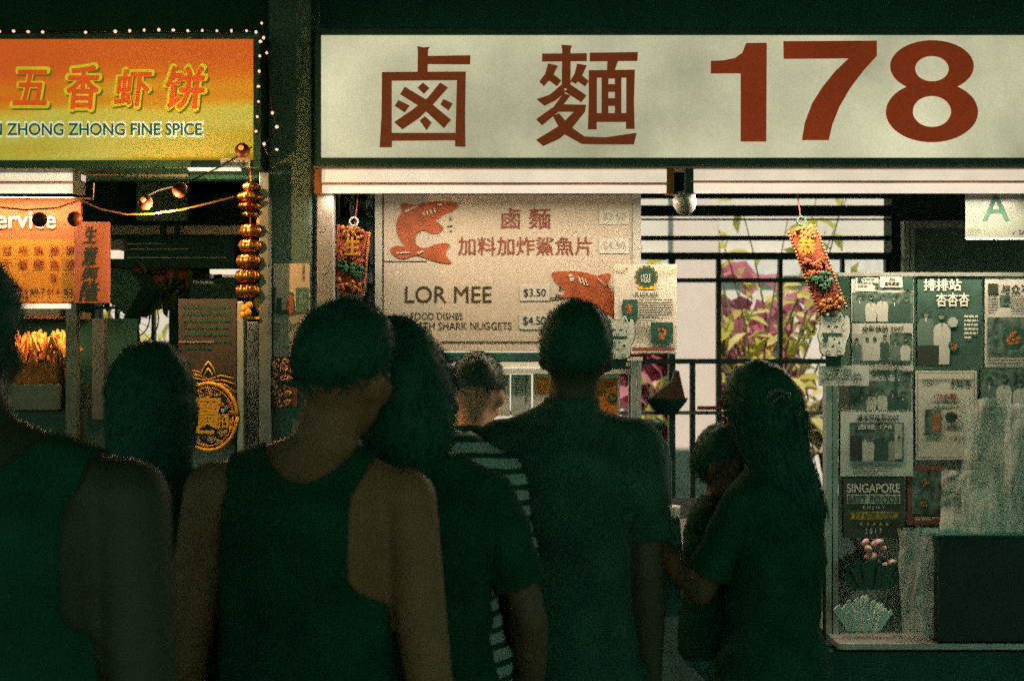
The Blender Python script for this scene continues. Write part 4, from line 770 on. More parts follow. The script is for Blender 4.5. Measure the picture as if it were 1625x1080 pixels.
m = MB(); tb = lambda pts, r_: m.tube([(X(a, PY), PY - .004, Z(b, PY)) for a, b in pts], r_, 6)
tb(bodyo + bodyo[:1], .0066)
tb([(331 + (a - 331) * .86, 661 + (b_ - 661) * .87) for a, b_ in bodyo + bodyo[:1]], .0024)
for (x0_, y0_), (x1_, y1_), (x2_, y2_) in (((331, 602), (310, 590), (292, 590)), ((331, 604), (308, 597), (290, 601)), ((328, 608), (306, 604), (289, 612)), ((326, 613), (304, 612), (287, 621)), ((331, 602), (352, 590), (371, 600)), ((331, 604), (354, 598), (374, 610)), ((334, 608), (358, 604), (376, 622)), ((336, 613), (356, 612), (372, 622)), ((318, 598), (322, 582), (331, 573)), ((344, 598), (340, 582), (331, 573)), ((323, 599), (326, 590), (331, 584)), ((339, 599), (336, 590), (331, 584)), ((300, 588), (312, 586), (320, 592)), ((296, 596), (309, 593), (318, 598))):
    tb([(x0_, y0_), ((x0_ + 2 * x1_ + x2_) / 4, (y0_ + 2 * y1_ + y2_) / 4), (x2_, y2_)], .0024)
m.build('gold_outline', goldp, t, True)
rg = random.Random(12)
for cm_, nn_, nm_ in ((goldp, 58, 'gold_flowers'), (M('rust_flower', (.45, .16, .08), .6), 22, 'rust_flowers'), (M('pale_curl', (.55, .52, .45), .6), 16, 'pale_curls')):
    m = MB()
    for i in range(nn_):
        a = rg.uniform(0, 6.28); rr = rg.uniform(.55, .95); cx, cy = 331 + 44 * rr * math.cos(a), 661 + 51 * rr * math.sin(a)
        for k in range(5): m.ell((X(cx + 2.2 * math.cos(k * 1.257), PY), PY - .003, Z(cy + 2.2 * math.sin(k * 1.257), PY)), (.003, .003, .003), None, 6, 4)
    m.build(nm_, cm_, t, True)
text('character', '寶', (309, 628, 350, 680), PY - .008, M('gold_letter', (1.0, .48, .03), .5, .05, var=.2), t, .022); text('character', '招', (345, 656, 362, 678), PY - .009, M('gold_letter', ()), t, .03)
shape('character_sweep', [[[(306, 652), (312, 656), (311, 672), (318, 682), (340, 682), (340, 688), (312, 687), (305, 676)]]], PY - .006, M('gold_letter', ()), t)
# ---------- interior of the left stall
t = thing('rear_wall', (X(230, YB), YB, 0), 'dark rear wall of the spice stall around its small window', 'wall')
m = MB(); m.box(-9, X(150, YB), YB, YB + .15, 0, 3.19).box(X(268, YB), -1.205, YB, YB + .15, 0, 3.19).box(X(150, YB), X(268, YB), YB, YB + .15, Z(432, YB), 3.19).box(X(150, YB), X(268, YB), YB, YB + .15, 0, Z(640, YB)); m.build('wall_panel', blk2, t)
t = thing('barred_window', (X(210, YB), YB, Z(640, YB)), 'small barred window at the back of the spice stall', 'window')
m = MB()
for a in (182, 213, 240): m.pb(a, 432, a + 5, 640, YB + .03, .04)
for b in (468, 486, 560): m.pb(150, b, 268, b + 4, YB + .035, .04)
m.build('bars', winfr, t)
MB().pb(150, 596, 268, 640, YB + .06, .02).build('lower_panel', white, t)
plant('leafy_plant', 'yellow leafed plant outside the small spice stall window', 'plant', PXp(200, 8.8), 8.8, 2.25, .5, 14, 9, yg, .16, .07, 29, 1.6)
t = thing('exhaust_hood', (X(280, 6.2), 6.2, Z(430, 6.2)), 'dark slatted exhaust hood inside the spice stall', 'hood')
MB().pb(178, 365, 372, 425, 6.2, .5).build('hood', blk2, t); m = MB()
for b, a0, a1 in ((386, 202, 262), (394.5, 196, 300), (408, 200, 360)): m.pb(a0, b, a1, b + 1.3, 6.19, .008)
m.build('trim', steel, t)
tag(MB().pb(176, 358, 400, 372, 6.1, .03).build('steel_lintel', M('lintel_grey', (.46, .45, .38), .6, var=.4, sc=6)), 'pale steel strip above the dark exhaust hood', 'strip')
m = MB(); m.pb(254, 356, 261, 374, 6.06, .03).pb(276, 356, 283, 374, 6.06, .03)
tag(m.build('strip_brackets', blk2), 'pair of black brackets holding the pale steel strip', 'bracket')
tag(MB().pb(216, 289, 296, 350, 5.4, .04).build('mesh_banner', M('green_mesh', (.05, .13, .075), .8, var=.4, sc=60)), 'dim green mesh banner hanging behind the amber ball lamp', 'banner')
tag(MB().pb(172, 380, 196, 396, 5.6, .05).build('grey_sign_box', M('dim_box', (.16, .18, .16), .7)), 'small dull grey box beside the pink card', 'box')
t = thing('box_lamp', (X(181, 5.6), 5.6, Z(410, 5.6)), 'small glowing white box lamp beside the pink card', 'lamp'); MB().pb(172, 397, 190, 409, 5.6, .06).build('diffuser', tubem, t); MB().pb(170, 394.5, 193, 396.6, 5.59, .08).build('housing', steeld, t)
t = thing('range_lamp', (X(358, 5.8), 5.8, Z(440, 5.8)), 'lit white lamp on the dark oven beside the garland', 'lamp'); MB().pb(333, 427, 384, 434, 5.8, .05).build('diffuser', tubem, t); m = MB(); m.pb(333, 434.5, 336, 448, 5.8, .03).pb(352, 435, 378, 440, 5.82, .03); m.build('bracket', white, t)
t = thing('dark_oven', (X(350, 5.7), 5.7, Z(480, 5.7)), 'dark oven standing behind the brown notice board', 'oven'); MB().pb(300, 441, 378, 640, 5.7, .4, .01).build('body', blk2, t); MB().pb(306, 446, 340, 450, 5.69, .01).build('trim', steel, t)
t = thing('fruit_basket', (X(250, 6.3), 6.3, Z(478, 6.3)), 'row of green and red hanging fruit over the spice stall window', 'fruit')
rg = random.Random(4)
for mt, nm, n in ((dgl, 'leaves', 90),):
    lf = MB()
    for i in range(220): leaf(lf.bm, Vector((X(rg.uniform(178, 312), 6.3), 6.3 + rg.uniform(-.15, .15), Z(rg.uniform(428, 478), 6.3))), Vector((rg.gauss(0, 1), rg.gauss(0, .5), rg.gauss(-.4, .6))), Vector((0, -.6, 1)), .09, .035)
    lf.build(nm, mt, t, fix=False)
m = MB()
for i in range(9): m.ell((X(188 + i * 14 + rg.uniform(-4, 4), 6.2), 6.2, Z(rg.uniform(430, 452), 6.2)), (.03, .03, .032), None, 12, 9)
m.build('red_fruit', M('dim_red_fruit', (.30, .08, .03), .5, var=.4), t, True)
MB().tube([(X(176, 6.3), 6.3, Z(424, 6.3)), (X(314, 6.3), 6.3, Z(424, 6.3))], .012, 8).build('rod', blk2, t)
t = thing('wall_fan', (X(200, 6.0), 6.0, Z(520, 6.0)), 'black fan silhouetted in the spice stall window', 'fan')
fx, fz = X(205, 6.0), Z(505, 6.0); m = MB()
for r_ in (.05, .09, .13):
    m.tube([(fx + r_ * math.cos(a * .2617), 6.0, fz + r_ * math.sin(a * .2617)) for a in range(25)], .003, 5)
for a in range(16): m.tube([(fx, 5.99, fz), (fx + .13 * math.cos(a * .3927), 6.0, fz + .13 * math.sin(a * .3927))], .0015, 4)
m.build('cage', blk2, t); MB().lathe([(.025, 0), (.035, .05), (.02, .10)], (fx, 6.0, fz), 16, axis='y').build('motor', blk2, t, True); MB().tube([(fx + .01, 6.06, fz), (fx + .03, 6.1, Z(600, 6.0))], .012, 8).build('stand', blk2, t)
t = thing('range_hood', (X(190, 5.2), 5.2, Z(500, 5.2)), 'sloping black duct in front of the spice stall window', 'duct'); MB().poly([(X(a, 5.2), Z(b, 5.2)) for a, b in ((170, 425), (205, 428), (224, 455), (212, 480), (200, 500), (170, 470))], 5.2, 5.5).build('duct', blk2, t)
# ================================================================== PEOPLE
def capsule(mb, p0, r0, p1, r1, seg=16):
    p0, p1 = Vector(p0), Vector(p1); d = (p1 - p0)
    if d.length < 1e-6: return
    n = d.normalized(); path = []; rad = []
    for a in (-80, -50, -20): path.append(p0 + n * (r0 * math.sin(R(a)))); rad.append(r0 * math.cos(R(a)))
    path += [p0, (p0 + p1) / 2, p1]; rad += [r0, (r0 + r1) / 2, r1]
    for a in (20, 50, 80): path.append(p1 + n * (r1 * math.sin(R(a)))); rad.append(r1 * math.cos(R(a)))
    mb.tube(path, rad, seg)
def remeshed(me, vox, it=6):
    o = bpy.data.objects.new('tmp', me); COL.objects.link(o)
    m1 = o.modifiers.new('r', 'REMESH'); m1.mode = 'VOXEL'; m1.voxel_size = vox
    m2 = o.modifiers.new('s', 'SMOOTH'); m2.iterations = it; m2.factor = .5
    dg = bpy.context.evaluated_depsgraph_get(); r = bpy.data.meshes.new_from_object(o.evaluated_get(dg))
    bpy.data.objects.remove(o); bpy.data.meshes.remove(me); return r
def hand(mb, wrist, d, side, r=.03):
    """palm, four unequal curled fingers and a thumb; d = direction of the hand, side = direction the thumb leaves to."""
    d = Vector(d).normalized(); w = Vector(wrist); sv = Vector(side); sv = (sv - d * sv.dot(d)).normalized(); nrm = d.cross(sv)
    for o in (-.024, -.008, .008, .024):
        capsule(mb, w + d * .012 + sv * o * .6, .013, w + d * .085 + sv * o, .0125, 10)
    for o, l in ((.028, .068), (.0095, .078), (-.009, .072), (-.027, .056)):
        b = w + d * .085 + sv * o; k1 = b + d * l * .5 + nrm * .006; k2 = k1 + (d * .8 + nrm * .55).normalized() * l * .32; k3 = k2 + (d * .45 + nrm * .9).normalized() * l * .26
        capsule(mb, b, .0095, k1, .009, 8); capsule(mb, k1, .009, k2, .0082, 8); capsule(mb, k2, .0082, k3, .0072, 8)
    b = w + d * .03 + sv * .026; k = b + (d * .7 + sv * .75).normalized() * .04; e = k + (d * .95 + sv * .25 + nrm * .2).normalized() * .034
    capsule(mb, b, .0135, k, .011, 8); capsule(mb, k, .011, e, .0085, 8)
def seg_dist(Pn, a, b, r0, r1):
    a, b = np.array(a), np.array(b); d = b - a; t = np.clip(((Pn - a) @ d) / (d @ d), 0, 1)
    return np.linalg.norm(Pn - (a + t[:, None] * d), axis=1) - (r0 + (r1 - r0) * t), t
def clip_mesh(me, f, off, name, extra=None):
    """the part of a body mesh where field f > 0, pushed out along the normals, with clean cut edges."""
    n = len(me.vertices); co = np.empty(n * 3); me.vertices.foreach_get('co', co); co = co.reshape(-1, 3)
    no = np.array([v.normal[:] for v in me.vertices])
    q = co + no * (off[:, None] if hasattr(off, '__len__') else off)
    if extra is not None: q = q + extra
    V, F, idx, cut = [], [], {}, {}
    def vid(i):
        if i not in idx: idx[i] = len(V); V.append(q[i])
        return idx[i]
    def cid(i, j):
        k = (min(i, j), max(i, j))
        if k not in cut:
            t = f[k[0]] / (f[k[0]] - f[k[1]]); cut[k] = len(V); V.append(q[k[0]] + (q[k[1]] - q[k[0]]) * t)
        return cut[k]
    for p in me.polygons:
        vs = list(p.vertices); s = [f[i] > 0 for i in vs]
        if not any(s): continue
        if all(s): F.append([vid(i) for i in vs]); continue
        out = []
        for a in range(len(vs)):
            i, j = vs[a], vs[(a + 1) % len(vs)]
            if f[i] > 0: out.append(vid(i))
            if (f[i] > 0) != (f[j] > 0): out.append(cid(i, j))
        if len(out) > 2: F.append(out)
    r = bpy.data.meshes.new(name); r.from_pydata([tuple(v) for v in V], [], F); r.update(); return r
def skin_mat(key, c): return M(key, c, .55, var=.14, sc=22, bump=.15, bsc=140, spec=.25)
hairm = M('black_hair', (.012, .085, .052), .6, var=.35, sc=90, spec=.2)
def hair_strips(mb, root_pts, dirs, L, wd, rg, curl=.2, segs=3):
    for p, d in zip(root_pts, dirs):
        l = L * rg.uniform(.6, 1.2); s = d.cross(Vector((rg.gauss(0, 1), rg.gauss(0, 1), rg.gauss(0, 1))))
        if s.length < 1e-4: continue
        s.normalize(); prev = None; b = Vector((rg.gauss(0, curl), rg.gauss(0, curl), rg.gauss(0, curl) - curl * .6))
        for k in range(segs + 1):
            t = k / segs; c = p + d * l * t + b * l * t * t; w_ = wd * (1 - t * .9)
            a, e = mb.bm.verts.new(c - s * w_), mb.bm.verts.new(c + s * w_)
            if prev: mb.bm.faces.new((prev[0], prev[1], e, a))
            prev = (a, e)
def person(label, x, Y, H=1.75, yaw=0, wsc=1.0, fem=False, lean=(0, 0), head=(0, 0, 0, 0, 0, 0), arms=None, skin=None, garments=(), hair='short', hairopt=None, cat='person', vox=.009, seed=1, hs=1.0, legs=True, hipz=0, seat=None, hem=.82, belly=0):
    rg = random.Random(seed); k = H / 1.75
    root = thing('person', (x, Y, hipz), label, cat, None, R(yaw)); root.scale = (k, k, k)
    mb = MB(); lx, ly = lean
    cx = lambda z: lx * max(0, (z - .9)) / .55; cy = lambda z: ly * max(0, (z - .9)) / .55
    if fem: prof = [(.78, .155, .115), (.86, .172, .125), (.95, .165, .12), (1.06, .130, .098), (1.18, .135, .105), (1.28, .150, .125), (1.36, .155, .112), (1.42, .135, .085), (1.455, .085, .065), (1.475, .055, .055)]
    else: prof = [(.78, .150, .11), (.86, .160, .118), (.95, .158, .115 + belly), (1.06, .152, .11 + belly), (1.18, .158, .115 + belly * .5), (1.30, .172, .125), (1.38, .172, .115), (1.43, .150, .092), (1.468, .10, .07), (1.49, .062, .060)]
    mb.loft([(cx(z), cy(z), z, rx * wsc, ry) for z, rx, ry in prof], 24)
    hx, hy, hz, hyaw, hpit, hrol = head
    nb = Vector((cx(1.45), cy(1.45) - .005, 1.43)); piv = Vector((cx(1.5) , cy(1.5), 1.51)); hr = Euler((R(hpit), R(hrol), R(hyaw)), 'ZYX').to_matrix()
    H_ = lambda p: piv + Vector((hx, hy, hz)) + hr @ (Vector(p) * hs)
    capsule(mb, nb, .060 if not fem else .050, H_((0, .0, .06)), .055 if not fem else .046)
    # trapezius slope
    sw = (.185 if not fem else .160) * wsc
    sh = {s: Vector((s * sw + cx(1.41), cy(1.41), 1.405 if not fem else 1.395)) for s in (-1, 1)}
    if arms:
        for s in (-1, 1):
            if s in arms and len(arms[s]) > 3: sh[s] = sh[s] + Vector(arms[s][3])
    for s in (-1, 1): capsule(mb, nb + Vector((0, 0, .045)), .045, sh[s] + Vector((-s * .03, 0, .005)), .050)
    # head
    hrot = hr.to_4x4()
    mb.ell(H_((0, .005, .125)), (.074 * hs, .096 * hs, .104 * hs), hr, 24, 16); mb.ell(H_((0, .035, .055)), (.056 * hs, .062 * hs, .060 * hs), hr, 18, 12)
    mb.ell(H_((0, .055, .015)), (.034 * hs, .036 * hs, .026 * hs), hr); mb.ell(H_((0, .104, .085)), (.012 * hs, .018 * hs, .016 * hs), hr); mb.ell(H_((0, .095, .108)), (.009 * hs, .014 * hs, .026 * hs), hr)
    for s in (-1, 1):
        mb.ell(H_((s * .077, -.004, .100)), (.011 * hs, .020 * hs, .031 * hs), hr @ Euler((0, 0, R(s * -22))).to_matrix(), 12, 8); mb.ell(H_((s * .04, .066, .085)), (.026 * hs, .03 * hs, .026 * hs), hr)
    mb.ell(H_((0, .089, .052)), (.022 * hs, .010 * hs, .006 * hs), hr)
    # arms
    A = {}
    for s in (-1, 1):
        a = (arms or {}).get(s) or ((s * .05, -.02, -.30), (s * .04, .06, -.27), (0, .1, -1))
        e = sh[s] + Vector(a[0]); w_ = e + Vector(a[1]); A[s] = (sh[s], e, w_)
        rs = (.056, .043, .028) if not fem else (.045, .034, .023)
        capsule(mb, sh[s], rs[0], e, rs[1]); m2 = e.lerp(w_, .3); capsule(mb, e, rs[1] * .95, m2, rs[1] * 1.02); capsule(mb, m2, rs[1] * 1.02, w_, rs[2])
        hand(mb, w_, Vector(a[2]), (0, 1, .2) if abs(Vector(a[2]).normalized().y) < .8 else (-s, 0, 0))
    # legs
    Lg = {}
    for s in (-1, 1):
        if seat: hp, kn, an = seat[s]
        else: hp, kn, an = (s * .085, 0, .84), (s * .10, .015, .48), (s * .10, -.01, .09)
        Lg[s] = (Vector(hp), Vector(kn), Vector(an))
        capsule(mb, hp, .088, kn, .056); capsule(mb, kn, .054, Vector(kn).lerp(Vector(an), .35), .056); capsule(mb, Vector(kn).lerp(Vector(an), .35), .056, an, .036)
        mb.ell(Vector(an) + Vector((s * .01, .07, -.055)), (.045, .125, .036)); mb.ell(Vector(an) + Vector((0, -.02, -.04)), (.036, .045, .05))
    me = remeshed(mb.mesh(), vox); body = link('body', me, skin, root, True, True)
    n = len(me.vertices); P_ = np.empty(n * 3); me.vertices.foreach_get('co', P_); P_ = P_.reshape(-1, 3)
    D = []
    D.append(np.minimum(seg_dist(P_, (0, 0, .84), (cx(1.36), cy(1.36), 1.36), .145 * wsc, .15 * wsc)[0], seg_dist(P_, (-sw * .55 + cx(1.4), cy(1.4), 1.40), (sw * .55 + cx(1.4), cy(1.4), 1.40), .065, .065)[0]))
    T_ = [np.zeros(n)]
    hc = H_((0, .01, .10)); d_, t_ = seg_dist(P_, tuple(nb + Vector((0, 0, .05))), tuple(hc), .05, .085); D.append(d_); T_.append(t_)
    for s in (-1, 1):
        for i in (0, 1):
            d_, t_ = seg_dist(P_, tuple(A[s][i]), tuple(A[s][i + 1]), (.056, .043)[i], (.043, .028)[i]); D.append(d_); T_.append(t_)
        d_ = np.linalg.norm(P_ - np.array(A[s][2] + Vector((arms or {}).get(s, (0, 0, (0, 0, -1)))[2]).normalized() * .09), axis=1) - .08; D.append(d_); T_.append(np.zeros(n))
    for s in (-1, 1):
        for i in (0, 1):
            d_, t_ = seg_dist(P_, tuple(Lg[s][i]), tuple(Lg[s][i + 1]), (.088, .056)[i], (.056, .036)[i]); D.append(d_); T_.append(t_)
    D = np.array(D); T_ = np.array(T_); c_ = D.argmin(0)
    xl = P_[:, 0] - np.array([cx(z) for z in P_[:, 2]]); yl = P_[:, 1] - np.array([cy(z) for z in P_[:, 2]]); zl = P_[:, 2]
    nz = np.array([noise.noise(Vector((p[0] * 9, p[1] * 9, p[2] * 4 + seed))) for p in P_]); nz2 = np.array([noise.noise(Vector((p[0] * 5 + p[2] * 16, p[1] * 8, p[2] * 11 - p[0] * 9 + seed))) for p in P_])
    for g in garments:
        kind, mat = g[0], g[1]; o = g[2] if len(g) > 2 else {}
        f = np.full(n, -.05); off = np.full(n, .010)
        tor = (c_ == 0); up = (c_ == 2) | (c_ == 5); lo = (c_ == 3) | (c_ == 6); leg = (c_ >= 8)
        tup = np.where(c_ == 2, T_[2], T_[5]); tlo = np.where(c_ == 3, T_[3], T_[6])
        hem_ = o.get('hem', hem); zn = o.get('zn', 1.488)
        if kind in ('tshirt', 'longsleeve'):
            ftor = np.minimum(zl - hem_, zn - zl - .25 * np.maximum(yl, 0) + (0.02 if o.get('crew') else 0)); f = np.where(tor | (c_ == 1) | leg, ftor, f)
            f = np.where(up, (o.get('sl', .62) - tup) * .3 if kind == 'tshirt' else .1, f); f = np.where(lo, (-.05 if kind == 'tshirt' else (.93 - tlo) * .25), f)
            off = .010 + .010 * nz2 + .006 * nz; off = np.where(tor | leg, off + .016 * np.clip((1.30 - zl) / .4, 0, 1), off); off = np.where(up, off + .012 * tup, off)
        elif kind == 'tank':
            wl_, wr_ = o.get('w', (.135, .105)); W_ = np.where(xl < 0, wl_, wr_); W_ = W_ + np.clip((1.27 - zl) / .10, 0, 1) ** 2 * .2 + .03 * np.clip((zl - 1.40) / .06, 0, 1)
            W_ = W_ + .06 * np.maximum(yl, 0) * 0
            neck = zn - .06 * np.clip(1 - (xl / .085) ** 2, -2, 1) - .5 * np.maximum(yl, 0) - zl
            f = np.where(tor | leg, np.minimum(np.minimum(zl - hem_, W_ - np.abs(xl)), neck), -.05); f = np.where(c_ == 1, np.minimum(neck, -.01), f)
            off = .008 + .005 * nz2 + .004 * nz; off = off + .014 * np.clip((1.25 - zl) / .4, 0, 1)
        elif kind == 'trousers':
            end = o.get('end', .93); tl = np.where((c_ == 9) | (c_ == 11), T_[9] * (c_ == 9) + T_[11] * (c_ == 11), 0)
            f = np.where((c_ == 8) | (c_ == 10), .1, f); f = np.where((c_ == 9) | (c_ == 11), (end - tl) * .4, f); f = np.where(tor, .98 - zl, f); off = .007 + .006 * nz2 + .006 * np.clip(tl, 0, 1)
        elif kind == 'shoes':
            tl = np.where(c_ == 9, T_[9], T_[11]); f = np.where((c_ == 9) | (c_ == 11), (tl - .93) * .4, f); off = np.full(n, .006)
        gm_ = clip_mesh(me, f, off, o.get('name', kind))
        if len(gm_.polygons):
            go = link(o.get('name', kind), gm_, mat, root, True, True); sm = go.modifiers.new('smooth', 'SMOOTH'); sm.iterations = o.get('sm', 4); sm.factor = .5
            so_ = go.modifiers.new('thickness', 'SOLIDIFY'); so_.thickness = .004; so_.offset = -1
    # eyes, mouth
    ew, ei = M('eye_white', (.6, .6, .55), .3, var=0), M('eye_iris', (.03, .025, .015), .3, var=0)
    for s in (-1, 1):
        ey = MB().ell(H_((s * .031, .092, .112)), (.011 * hs, .008 * hs, .008 * hs), hr, 10, 8).build('eye', ew, root, True, True); MB().ell(H_((s * .031, .098, .112)), (.005 * hs, .003 * hs, .005 * hs), hr, 8, 6).build('iris', ei, ey, True, True)
        MB().ell(H_((s * .031, .094, .134)), (.018 * hs, .005 * hs, .004 * hs), hr, 8, 6).build('eyebrow', hairm, root, True, True)
    MB().ell(H_((0, .096, .050)), (.021 * hs, .005 * hs, .006 * hs), hr, 10, 6).build('lips', M('lips', (.30, .12, .08), .5), root, True, True)
    # hair
    ho = hairopt or {}; th = ho.get('th', .016); hm = ho.get('mat', hairm)
    sk = bmesh.new(); bmesh.ops.create_uvsphere(sk, u_segments=40, v_segments=28, radius=1)
    keep = []; 
    for v in sk.verts:
        d = v.co.copy(); back = -d.y; jn = .10 * noise.noise(d * 5 + Vector((seed, 0, 0))) + .07 * noise.noise(d * 14)                        # hairline: high over the forehead, low at the nape
        line = ho.get('front', .45) * max(0, d.y) + ho.get('nape', -.62) * max(0, back) + ho.get('side', -.05) * (1 - abs(d.y)) + jn
        bulk = 1 + .06 * noise.noise(Vector((d.x * 3, d.y * 3, d.z * 3 + seed))) + .03 * noise.noise(d * 9)
        bump_ = 1 + ho.get('crown', 0) * max(0, d.z) ** 2
        rx, ry, rz = .074 + th, .096 + th, .104 + th * ho.get('top', 1.0)
        ed = min(1, max(0.0, (d.z - line) / .5)) ** .7; fr = 1 - (1 - ed) * (.95 * th / .09)
        v.co = Vector((d.x * rx * bulk * fr, .005 + d.y * ry * bulk * fr, .125 + d.z * rz * bulk * bump_ * fr)); keep.append(d.z > line)
    bmesh.ops.delete(sk, geom=[v for v, kp in zip(list(sk.verts), keep) if not kp], context='VERTS')
    hb = MB(); hb.bm.free(); hb.bm = sk
    roots, dirs = [], []
    sk.normal_update()
    vl = list(sk.verts)
    for i in range(ho.get('n', 900)):
        v = vl[rg.randrange(len(vl))]; roots.append(H_(v.co * (1 - .02) + Vector((rg.gauss(0, .004), rg.gauss(0, .004), rg.gauss(0, .004))))); nn = (v.normal * ho.get('out', .5) + Vector((rg.gauss(0, .25), rg.gauss(0, .25) , -ho.get('fall', .5) + rg.gauss(0, .25)))).normalized(); dirs.append(hr @ nn)
    for i in range(ho.get('fade', 1400)):                    # short stubble thinning out below the hairline
        d = Vector((rg.gauss(0, 1), rg.gauss(0, 1), rg.uniform(-.9, .5)))
        if d.length < .1: continue
        d.normalize(); line = ho.get('front', .45) * max(0, d.y) + ho.get('nape', -.62) * max(0, -d.y) + ho.get('side', -.05) * (1 - abs(d.y))
        if not (line - .30 < d.z < line + .05) or d.y > .5 or rg.random() < (line - d.z) / .30: continue
        roots.append(H_(Vector((d.x * .0745, .005 + d.y * .0965, .125 + d.z * .1045)))); dirs.append(hr @ (d * .35 + Vector((rg.gauss(0, .15), 0, -.9))).normalized())
    for v in vl: v.co = H_(v.co)
    hair_strips(hb, roots, dirs, ho.get('L', .022) * hs, ho.get('w', .0016), rg)
    if hair == 'bob' or hair == 'long':
        zb = ho.get('zb', -.10)                             # lower end of the fall of hair, in head space
        ring = []
        levels = ho.get('levels')
        for (hz_, rx, ry, ox_, oy_) in levels:
            ring.append([hb.bm.verts.new(H_((ox_ + rx * (1 + .025 * noise.noise(Vector((math.cos(a_ * .157) * 2, math.sin(a_ * .157) * 2, hz_ * 4 + seed)))) * math.cos(a_ * .157), oy_ + ry * math.sin(a_ * .157), hz_))) for a_ in range(40)])
        for i in range(len(ring) - 1):
            for j in range(40):
                am = math.sin((j + .5) * .157)
                if am < ho.get('open', .35): hb.bm.faces.new((ring[i][j], ring[i][(j + 1) % 40], ring[i + 1][(j + 1) % 40], ring[i + 1][j]))
        rts, drs = [], []
        for i in range(ho.get('nf', 500)):
            li = rg.randrange(len(ring) - 1); j = rg.randrange(40)
            if math.sin(j * .157) >= ho.get('open', .35): continue
            p = ring[li][j].co; q_ = ring[li + 1][j].co; rts.append(p.lerp(q_, rg.random()) + Vector((rg.gauss(0, .004), rg.gauss(0, .004), 0))); drs.append(((q_ - p).normalized() + Vector((rg.gauss(0, .05), rg.gauss(0, .05), 0))).normalized())
        hair_strips(hb, rts, drs, ho.get('Lf', .10), .0013, rg, .03)
    hb.build('hair', hm, root, True, True, fix=False)
    root['_k'] = k
    return root, H_, A
cl = lambda k_, c, v=.3: M(k_, c, .9, var=v, sc=14, bump=.35, bsc=260, spec=.15, grain=.12, gsc=420)
blackc = cl('black_cotton', (.012, .066, .036)); darkt = cl('dark_teal_cotton', (.012, .070, .040)); grayc = cl('charcoal_cotton', (.040, .105, .072)); denim = cl('dark_denim', (.02, .06, .045))
shoe = M('dark_shoe', (.03, .05, .045), .5)
tan = skin_mat('tan_skin', (.31, .125, .062)); dkskin = skin_mat('shaded_skin', (.085, .065, .038)); litskin = skin_mat('lamplit_skin', (.80, .36, .22)); midskin = skin_mat('mid_skin', (.15, .08, .043))  # lamp glow on the neck and shade on darker skins put into base colour
st = M('striped_cotton', (.30, .34, .29), .9, var=.2, sc=20); tn = st.node_tree; wv = tn.nodes.new('ShaderNodeTexWave'); wv.wave_type = 'BANDS'; wv.bands_direction = 'Z'; wv.inputs['Scale'].default_value = 8.5; wv.inputs['Distortion'].default_value = 1.2; wv.inputs['Detail'].default_value = 1
tcc = tn.nodes.new('ShaderNodeTexCoord'); tn.links.new(tcc.outputs['Object'], wv.inputs['Vector']); crr = tn.nodes.new('ShaderNodeValToRGB'); crr.color_ramp.interpolation = 'CONSTANT'
crr.color_ramp.elements[0].color = (.02, .07, .055, 1); crr.color_ramp.elements[1].position = .30; crr.color_ramp.elements[1].color = (.46, .48, .42, 1); tn.links.new(wv.outputs[0], crr.inputs[0]); tn.links.new(crr.outputs[0], tn.nodes['Principled BSDF'].inputs['Base Color'])
low = [('trousers', denim), ('shoes', shoe)]
YM, YW = 2.40, 2.62
# man in the dark tank top
person('man in a dark tank top with bare shoulders and a neck cord', X(487, YM), YM, 1.71, -4, .98, lean=(.01, .01), head=(.035, .005, .0, -24, 4, 9), skin=tan,
       arms={-1: ((-.055, -.01, -.31), (-.03, .05, -.27), (0, .1, -1)), 1: ((.045, -.03, -.31), (.075, .05, -.27), (.1, .1, -1), (-.01, -.015, -.01))},
       garments=[('tank', darkt, {'w': (.150, .085), 'zn': 1.485})] + low, hairopt=dict(th=.019, nape=-.46, side=-.1, n=3500, L=.010, out=.45, fall=.5, w=.0012, top=1.15, crown=-.05), vox=.0075, seed=3)
t = thing('necklace_cord', (X(500, YM), YM, 1.5), 'thin dark cord worn round the neck of the tank top man', 'necklace')
cN = Vector((X(497, YM), YM, Z(612, YM)))
MB().tube([cN + Vector((.062 * math.cos(a * .2618), .064 * math.sin(a * .2618) , .012 - .012 * abs(math.sin(a * .1309)) + .006 * math.cos(a * .2618) * -1)) for a in range(25)], .0042, 6).build('cord', blk2, t, True)
# woman leaning against him
person('woman with a dark bob in a black t-shirt leaning on the tank top man', X(668, YW), YW, 1.68, 3, .98, True, lean=(-.01, 0), head=(-.015, -.01, .0, 12, 6, -9), skin=midskin,
       arms={-1: ((-.03, .05, -.27), (-.01, .12, -.2), (0, .3, -1)), 1: ((.075, -.01, -.25), (-.0, .10, -.215), (-.1, .4, -1))},
       garments=[('tshirt', blackc, {'zn': 1.475, 'sl': .70})] + low, hair='bob', hairopt=dict(th=.026, nape=-.75, side=-.45, n=1100, L=.05, out=.25, fall=.9, levels=[(.15, .100, .115, 0, -.002), (.10, .104, .118, 0, -.004), (.04, .100, .112, 0, -.008), (-.01, .086, .096, .0, -.012), (-.05, .064, .074, -.006, -.016), (-.08, .045, .052, -.008, -.018)], open=.25, nf=900, Lf=.035), seed=11)
# striped shirt person behind her
person('person in a striped t-shirt mostly hidden behind the woman with the bob', X(694, 3.1), 3.1, 1.69, 0, .96, True, lean=(0, .01), head=(-.028, .04, -.05, 0, -28, -6), skin=midskin,
       arms={-1: ((-.04, .02, -.26), (.02, .12, -.2), (0, .4, -1)), 1: ((.055, -.01, -.27), (-.03, .08, -.22), (-.1, .4, -1))},
       garments=[('tshirt', st, {'sl': .9, 'zn': 1.487})] + low, hair='short', hairopt=dict(th=.014, nape=-.6, n=1500, L=.015, out=.4), seed=17)
